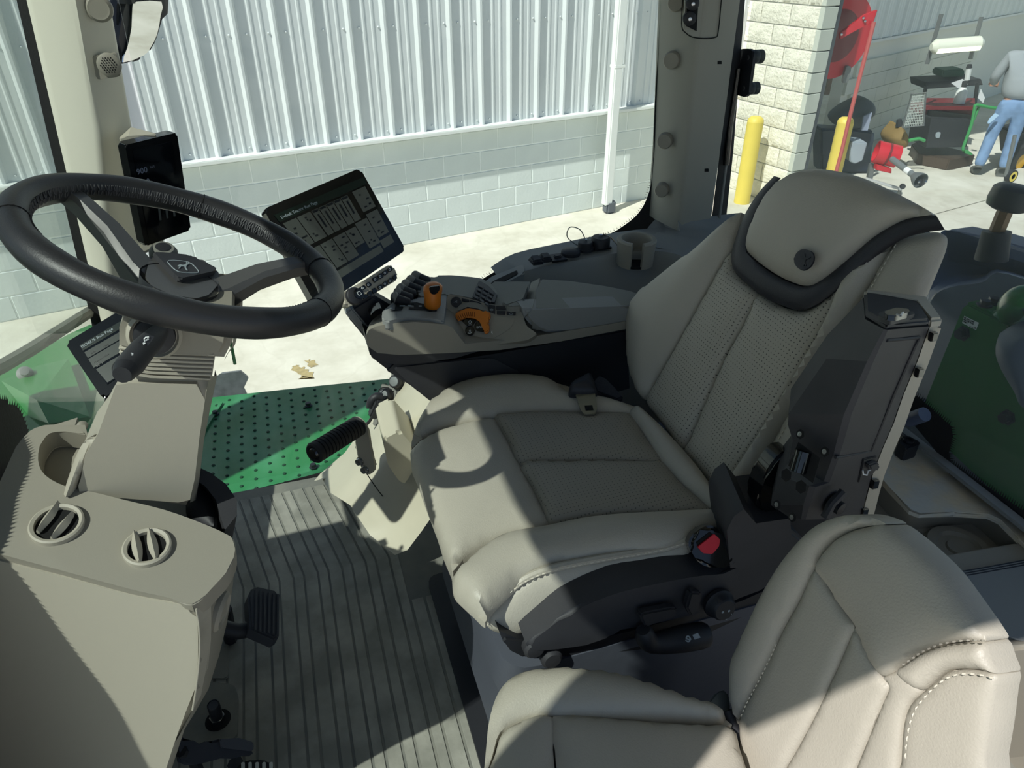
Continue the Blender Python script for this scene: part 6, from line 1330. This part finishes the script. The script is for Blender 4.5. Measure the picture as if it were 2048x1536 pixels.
# windscreen weatherstrip reflections: lower rubber sill of the screen
a_ = pp(PL((-.46, 1.4, .5), (1, -.13, 0)), [(-60, 762), (0, 735), (60, 700), (130, 655), (182, 622)]); obj('screen_sill', tube(a_, .012, n=8), GREY2, w3)
# ---- rear: green bracket plate with fuel label
XR = 1.30; pr = PX(XR)
def KF(p): return sc(1840, 560, .1953, p)
fp = thing('fender_bracket', 'dark green bracket plate with fuel label outside the rear window', 'bracket', pr(1950, 1000))
main = pp(pr, KF([(430, 290), (480, 252), (520, 262), (910, 470), (850, 540), (820, 640), (816, 740), (840, 860), (900, 1000), (1000, 1180), (1300, 1600), (1300, 2700), (900, 2300), (0, 1480), (45, 1250)]))
obj('plate', prism(main, (.012, 0, 0), bev=.002), GRND, fp)
tpp = [pr(*KF([q])[0]) for q in [(480, 252), (520, 248), (910, 465), (895, 490)]]
obj('top_flange', prism([pr(*KF([(478, 254)])[0]), pr(*KF([(912, 472)])[0]), pr(*KF([(912, 472)])[0]) + V((.07, .0, .0)), pr(*KF([(478, 254)])[0]) + V((.07, 0, 0))], (0, 0, .008), bev=.003), GRND, fp)
zf = tpp[0].z + .008
for q in [(655, 262), (745, 236)]:
    c = PZ(zf)(*KF([q])[0]); obj('bolt', lathe([(.015, 0), (.015, .003), (.010, .004), (.010, .012), (0, .013)], c, (0, 0, 1), n=6), BOLT, fp)
for q in [(450, 545), (905, 1405)]:
    c = pr(*KF([q])[0]); obj('bolt', lathe([(.016, 0), (.016, .004), (.011, .005), (.011, .016), (0, .017)], c, (-1, 0, 0), n=6), BOLT, fp)
hr = [PZ(z)(*KF([q])[0]) for z, q in ((zf, (930, 375)), (zf + .04, (920, 270)), (zf + .075, (1000, 185)), (zf + .085, (1100, 170)), (zf + .08, (1300, 200)))]
obj('grab_loop', tube(cr(hr, 4, False), .021, n=14), GRND, fp)
obj('loop_weld', lathe([(.032, 0), (.026, .008), (.021, .012)], hr[0], (0, 0, 1), n=16), GRND, fp)
lb = pp(PX(XR - .001), KF([(455, 367), (604, 438), (575, 512), (432, 440)])); lo = obj('fuel_label', prism(lb, (-.0006, 0, 0)), WHT, fp)
lu_ = (lb[1] - lb[0]).normalized(); lvv = (lb[0] - lb[3]).normalized(); INK = mat('black_ink', (20, 20, 22), .7); h_ = (lb[0] - lb[3]).length
for k, s in enumerate(['ULTRA LOW', 'SULFUR FUEL', 'ONLY']): text('label_text', s, INK, lo, lb[0] - lvv * h_ * (.28 + .25 * k) + lu_ * h_ * .08 + V((-.0012, 0, 0)), lu_, lvv, h_ * .27)
obj('label_mark', prism([lb[2] + lu_ * -h_ * t + lvv * h_ * s + V((-.001, 0, 0)) for t, s in ((.25, .1), (.08, .1), (.08, .3), (.25, .3))], (-.0003, 0, 0)), INK, lo, smooth=0)
obj('label_mark', prism([lb[2] + lu_ * -h_ * t + lvv * h_ * s + V((-.001, 0, 0)) for t, s in ((1.0, .1), (.4, .1), (.4, .16), (1.0, .16))], (-.0003, 0, 0)), INK, lo, smooth=0)
# rounded dark lamp housing at the right edge
dk = tag(obj('lamp_housing', pillow(pp(PX(XR - .02), cr(KF([(912, 480), (855, 545), (828, 650), (830, 760), (870, 880), (940, 1010), (1020, 1140), (1120, 1320), (1400, 1300), (1400, 500), (1150, 400)]), 3)), (-1, 0, 0), .05, skirt=.08, p=2.5), NAVY), 'dark rounded housing at the right edge over the green plate', 'housing')
# navy moulded fender and tank behind
nv = thing('rear_fender', 'blue-black moulded fender behind the seat outside the rear window', 'fender', PZ(.1)(1900, 700))
def KR(p): return sc(1448, 300, .293, p)
rws = []
for z, x_, px in [(.68, 0, [(1480, 560), (1510, 545), (1600, 560), (1800, 620), (2048, 700), (2400, 820)]), (.66, 0, [(1470, 640), (1520, 600), (1620, 620), (1800, 690), (2048, 770), (2400, 900)]), (.60, 0, [(1450, 780), (1530, 760), (1650, 770), (1800, 800), (2048, 880), (2400, 1000)]), (.58, 0, [(1400, 960), (1480, 900), (1560, 850), (1800, 850), (2048, 900), (2400, 1060)]), (.60, 0, [(1390, 1040), (1440, 980), (1560, 930), (1760, 905), (1860, 860), (2400, 1000)])]:
    rws.append([PZ(z)(*KR([q])[0]) for q in px])
strip('fender_top', rws, NAVY, nv, 60)
obj('tank_hump', loft([pp(PX(1.39), cr(KR([(1280, 1700), (1340, 1350), (1390, 1100), (1420, 1020), (1480, 960), (1600, 925), (1720, 912), (1790, 890), (1860, 835), (2050, 880), (2400, 1000), (2400, 1700)]), 2)), pp(PX(1.75), cr(KR([(1280, 1600), (1340, 1250), (1390, 1000), (1420, 920), (1480, 880), (1600, 860), (1720, 850), (1790, 835), (1860, 800), (2050, 850), (2400, 960), (2400, 1600)]), 2))]), NAVY, nv, 50)
obj('fender_back', prism(pp(PX(1.9), KR([(1300, 1000), (1490, 560), (1520, 540), (1800, 600), (2400, 760), (2400, 1500), (1300, 1500)])), (.1, 0, 0), bev=.02), NAVY, nv)
obj('bracket_foot', prism([V((XR + .02, .55, .35)), V((XR + .02, 1.1, .35)), V((XR + .5, 1.1, .35)), V((XR + .5, .55, .35))], (0, 0, -.9), bev=.02), NAVY, nv)
# beacon-like black knob on a bronze stem
bk_ = thing('fuel_cap_post', 'black round cap on a bronze stem above the dark fender', 'cap', PX(1.5)(1985, 500))
px_ = PX(1.5)
a, m_, t1 = px_(*KR([(1840, 690)])[0]), px_(*KR([(1862, 555)])[0]), px_(*KR([(1925, 400)])[0]); d = (t1 - a); d.normalize()
obj('socket', tube([a - d * .02, m_], [.034, .029], n=18), BLK, bk_); obj('stem', tube([m_, t1], .016, n=6), mat('bronze_stem', (132, 98, 62), .5), bk_)
t0 = px_(*KR([(1930, 395)])[0]); obj('cap', lathe([(.03, 0), (.042, .006), (.045, .02), (.042, .045), (.034, .052), (0, .054)], t0 - V((0, 0, .004)), (.1, 0, 1), n=28), BLK, bk_)
# rear screen hinge, gas strut
hn = thing('window_hinge', 'black rear window hinge with two round knobs and gas strut', 'hinge', PX(1.09)(1440, 420))
def K7(p): return sc(1300, 0, .1953, p)
ph = PX(1.09)
obj('hinge_plate', prism(pp(ph, fillet(K7([(850, 690), (930, 540), (970, 498), (1050, 500), (1090, 530), (1075, 680), (1050, 850), (1040, 960), (1000, 995), (900, 965), (905, 880), (850, 870)]), 3)), (-.008, 0, 0), bev=.002), BLK, hn)
for q, r in [((1085, 580), .0155), ((1040, 905), .0145)]:
    c = PX(1.12)(*K7([q])[0]); obj('knob', lathe([(r, -.016), (r, -.006), (r * .9, -.004), (r, -.002), (r, .008), (r * .8, .012), (0, .012)], c, (-1, 0, 0), n=24), BLK, hn)
for q in [(1005, 590), (960, 905)]: obj('screw', lathe([(.006, 0), (.004, .002), (0, .002)], PX(1.081)(*K7([q])[0]), (-1, 0, 0), n=10), BLK2, hn)
obj('gas_strut', tube(pp(PX(1.07), K7([(905, 700), (870, 950), (815, 1300)]) + [(1452, 330)]), .008, n=12), GLOSS, hn); obj('strut_rod', tube(pp(PX(1.07), [(1452, 330), (1438, 440)]), .004, n=8), STEEL, hn)
# ---- outside mirror
mr = thing('wing_mirror', 'curved wing mirror outside at the top left post', 'mirror', PY(2.2)(280, 130))
def K1(p): return sc(0, 0, .3418, p)
pmn = V((.80, -.58, -.12)).normalized(); pm_ = PL(PY(2.2)(290, 60), pmn)
obj('mirror_case', prism(pp(PL(PY(2.2)(290, 60) - pmn * .002, pmn), cr(K1([(690, 300), (705, 150), (740, -60), (1010, -60), (965, 60), (935, 160), (905, 250), (850, 330), (780, 362), (708, 380)]), 2)), -pmn * .05, bev=.012), BLK, mr)
obj('mirror_glass', prism(pp(PL(PY(2.2)(290, 60) + pmn * .004, pmn), cr(K1([(722, 365), (745, 280), (770, 160), (775, 40), (800, 10), (945, 10), (940, 90), (920, 200), (880, 280), (840, 325)]), 2)), -pmn * .004), mat('mirror_silver', (220, 222, 222), .02, metal=1), mr)
obj('mirror_arm', tube(pp(PY(2.15), K1([(740, 20), (690, -200)])), .02, n=8), BLK, mr)
# ================================================================ person at the bench (seen from behind, facing into the garage)
pf0 = PZ(GZ)(1978, 352); pdir = (V((fw.x, fw.y, 0)) * .9 + rt * .3).normalized(); prt = V((pdir.y, -pdir.x, 0))
per = thing('person', 'person in grey shirt and faded jeans standing with back turned at the garage', 'person', pf0)
def B(r, f, z): return pf0 + prt * r + pdir * f + V((0, 0, z))
def body(name, joints, edges, m, parent, lev=2, root=0):
    """continuous skinned figure: joints (pos, radius)"""
    me = bpy.data.meshes.new(name); lc = wloc(parent)
    me.from_pydata([tuple(j[0] - lc) for j in joints], edges, [])
    o = bpy.data.objects.new(name, me); C.objects.link(o)
    md_ = o.modifiers.new('s', 'SKIN'); md_.use_smooth_shade = True
    for i, j in enumerate(joints):
        r = j[1]; me.skin_vertices[0].data[i].radius = r if isinstance(r, tuple) else (r, r)
    me.skin_vertices[0].data[root].use_root = True
    o.modifiers.new('d', 'SUBSURF').levels = lev
    dg = bpy.context.evaluated_depsgraph_get(); m2 = bpy.data.meshes.new_from_object(o.evaluated_get(dg)); bpy.data.objects.remove(o)
    for p in m2.polygons: p.use_smooth = True
    m2.materials.clear()
    return link(name, m2, m, parent, lc)
SKIN = mat('skin', (176, 132, 108), .6); SHIRT = mat('grey_shirt', (150, 156, 160), .85, bump=.3, bs=30, dist=.01); JEAN = mat('faded_jeans', (122, 152, 190), .85, var=.25, vs=12); BOOT = mat('grey_boots', (86, 88, 84), .7)
# body under the clothes, one continuous skin
J = [(B(0, 0, .95), .09), (B(0, .02, 1.15), .09), (B(0, .05, 1.36), .09), (B(0, .07, 1.50), .055), (B(0, .10, 1.62), .085), (B(0, .11, 1.70), .075),
     (B(-.19, .05, 1.38), .045), (B(-.27, .10, 1.15), .036), (B(-.20, .34, 1.05), .034), (B(.19, .05, 1.38), .045), (B(.27, .10, 1.15), .036), (B(.2, .34, 1.05), .034),
     (B(-.10, 0, .85), .065), (B(-.13, .0, .50), .05), (B(-.16, -.02, .10), .04), (B(.10, 0, .85), .065), (B(.11, .0, .50), .05), (B(.12, -.02, .10), .04)]
E_ = [(0, 1), (1, 2), (2, 3), (3, 4), (4, 5), (2, 6), (6, 7), (7, 8), (2, 9), (9, 10), (10, 11), (0, 12), (12, 13), (13, 14), (0, 15), (15, 16), (16, 17)]
body('body', J, E_, SKIN, per)
SJ = [(B(0, 0, .90), (.215, .17)), (B(0, .02, 1.12), (.205, .16)), (B(0, .05, 1.33), (.21, .15)), (B(0, .07, 1.46), .085), (B(-.20, .05, 1.39), .078), (B(-.28, .10, 1.15), .06), (B(-.21, .33, 1.06), .048), (B(.20, .05, 1.39), .078), (B(.28, .10, 1.15), .06), (B(.21, .33, 1.06), .048)]
body('shirt', SJ, [(0, 1), (1, 2), (2, 3), (2, 4), (4, 5), (5, 6), (2, 7), (7, 8), (8, 9)], SHIRT, per)
JJ = [(B(0, 0, .97), (.165, .12)), (B(0, -.01, .86), (.17, .13)), (B(-.10, 0, .78), .095), (B(-.13, .0, .48), .075), (B(-.16, -.02, .10), .068), (B(.10, 0, .78), .095), (B(.11, .0, .48), .075), (B(.12, -.02, .10), .068)]
body('jeans', JJ, [(0, 1), (1, 2), (2, 3), (3, 4), (1, 5), (5, 6), (6, 7)], JEAN, per)
for s_, x in ((-1, -.16), (1, .12)):
    BJ = [(B(x, -.05, .055), .05), (B(x, .05, .05), .052), (B(x + s_ * .01, .17, .04), .042), (B(x, -.02, .14), .05)]
    body('boot', BJ, [(0, 1), (1, 2), (0, 3)], BOOT, per)
hb = bmesh.new(); bmesh.ops.create_uvsphere(hb, u_segments=20, v_segments=12, radius=.11); bmesh.ops.scale(hb, vec=(.85, 1, 1.05), verts=hb.verts); hb.transform(Matrix.Translation(B(0, .10, 1.66)))
obj('cap', hb, mat('dark_cap', (52, 56, 60), .8), per)
# gloved hands
for s_ in (-1, 1):
    hd_ = B(s_ * .20, .36, 1.04); ed_ = []; jt = [(hd_, .035), (hd_ + pdir * .05, .036)]
    for k in range(4):
        q = hd_ + pdir * .08 + prt * (k - 1.5) * .02; jt += [(q, .011), (q + pdir * .04 - V((0, 0, .025)), .009)]; ed_ += [(1, 2 + 2 * k), (2 + 2 * k, 3 + 2 * k)]
    q = hd_ + pdir * .03 - prt * s_ * .04; jt += [(q, .011), (q + pdir * .03 - V((0, 0, .02)), .009)]; n0 = len(jt)
    body('hand', jt, [(0, 1)] + ed_ + [(0, n0 - 2), (n0 - 2, n0 - 1)], SKIN, per, 1)
gv_ = pp(PL(B(-.16, -.16, .8), pdir), sc(1640, 180, .1992, [(1680, 335), (1700, 290), (1760, 232), (1800, 255), (1740, 300), (1695, 345)]))
obj('rag', prism(gv_, pdir * .02, bev=.005), mat('pale_blue_rag', (168, 196, 220), .8), per)
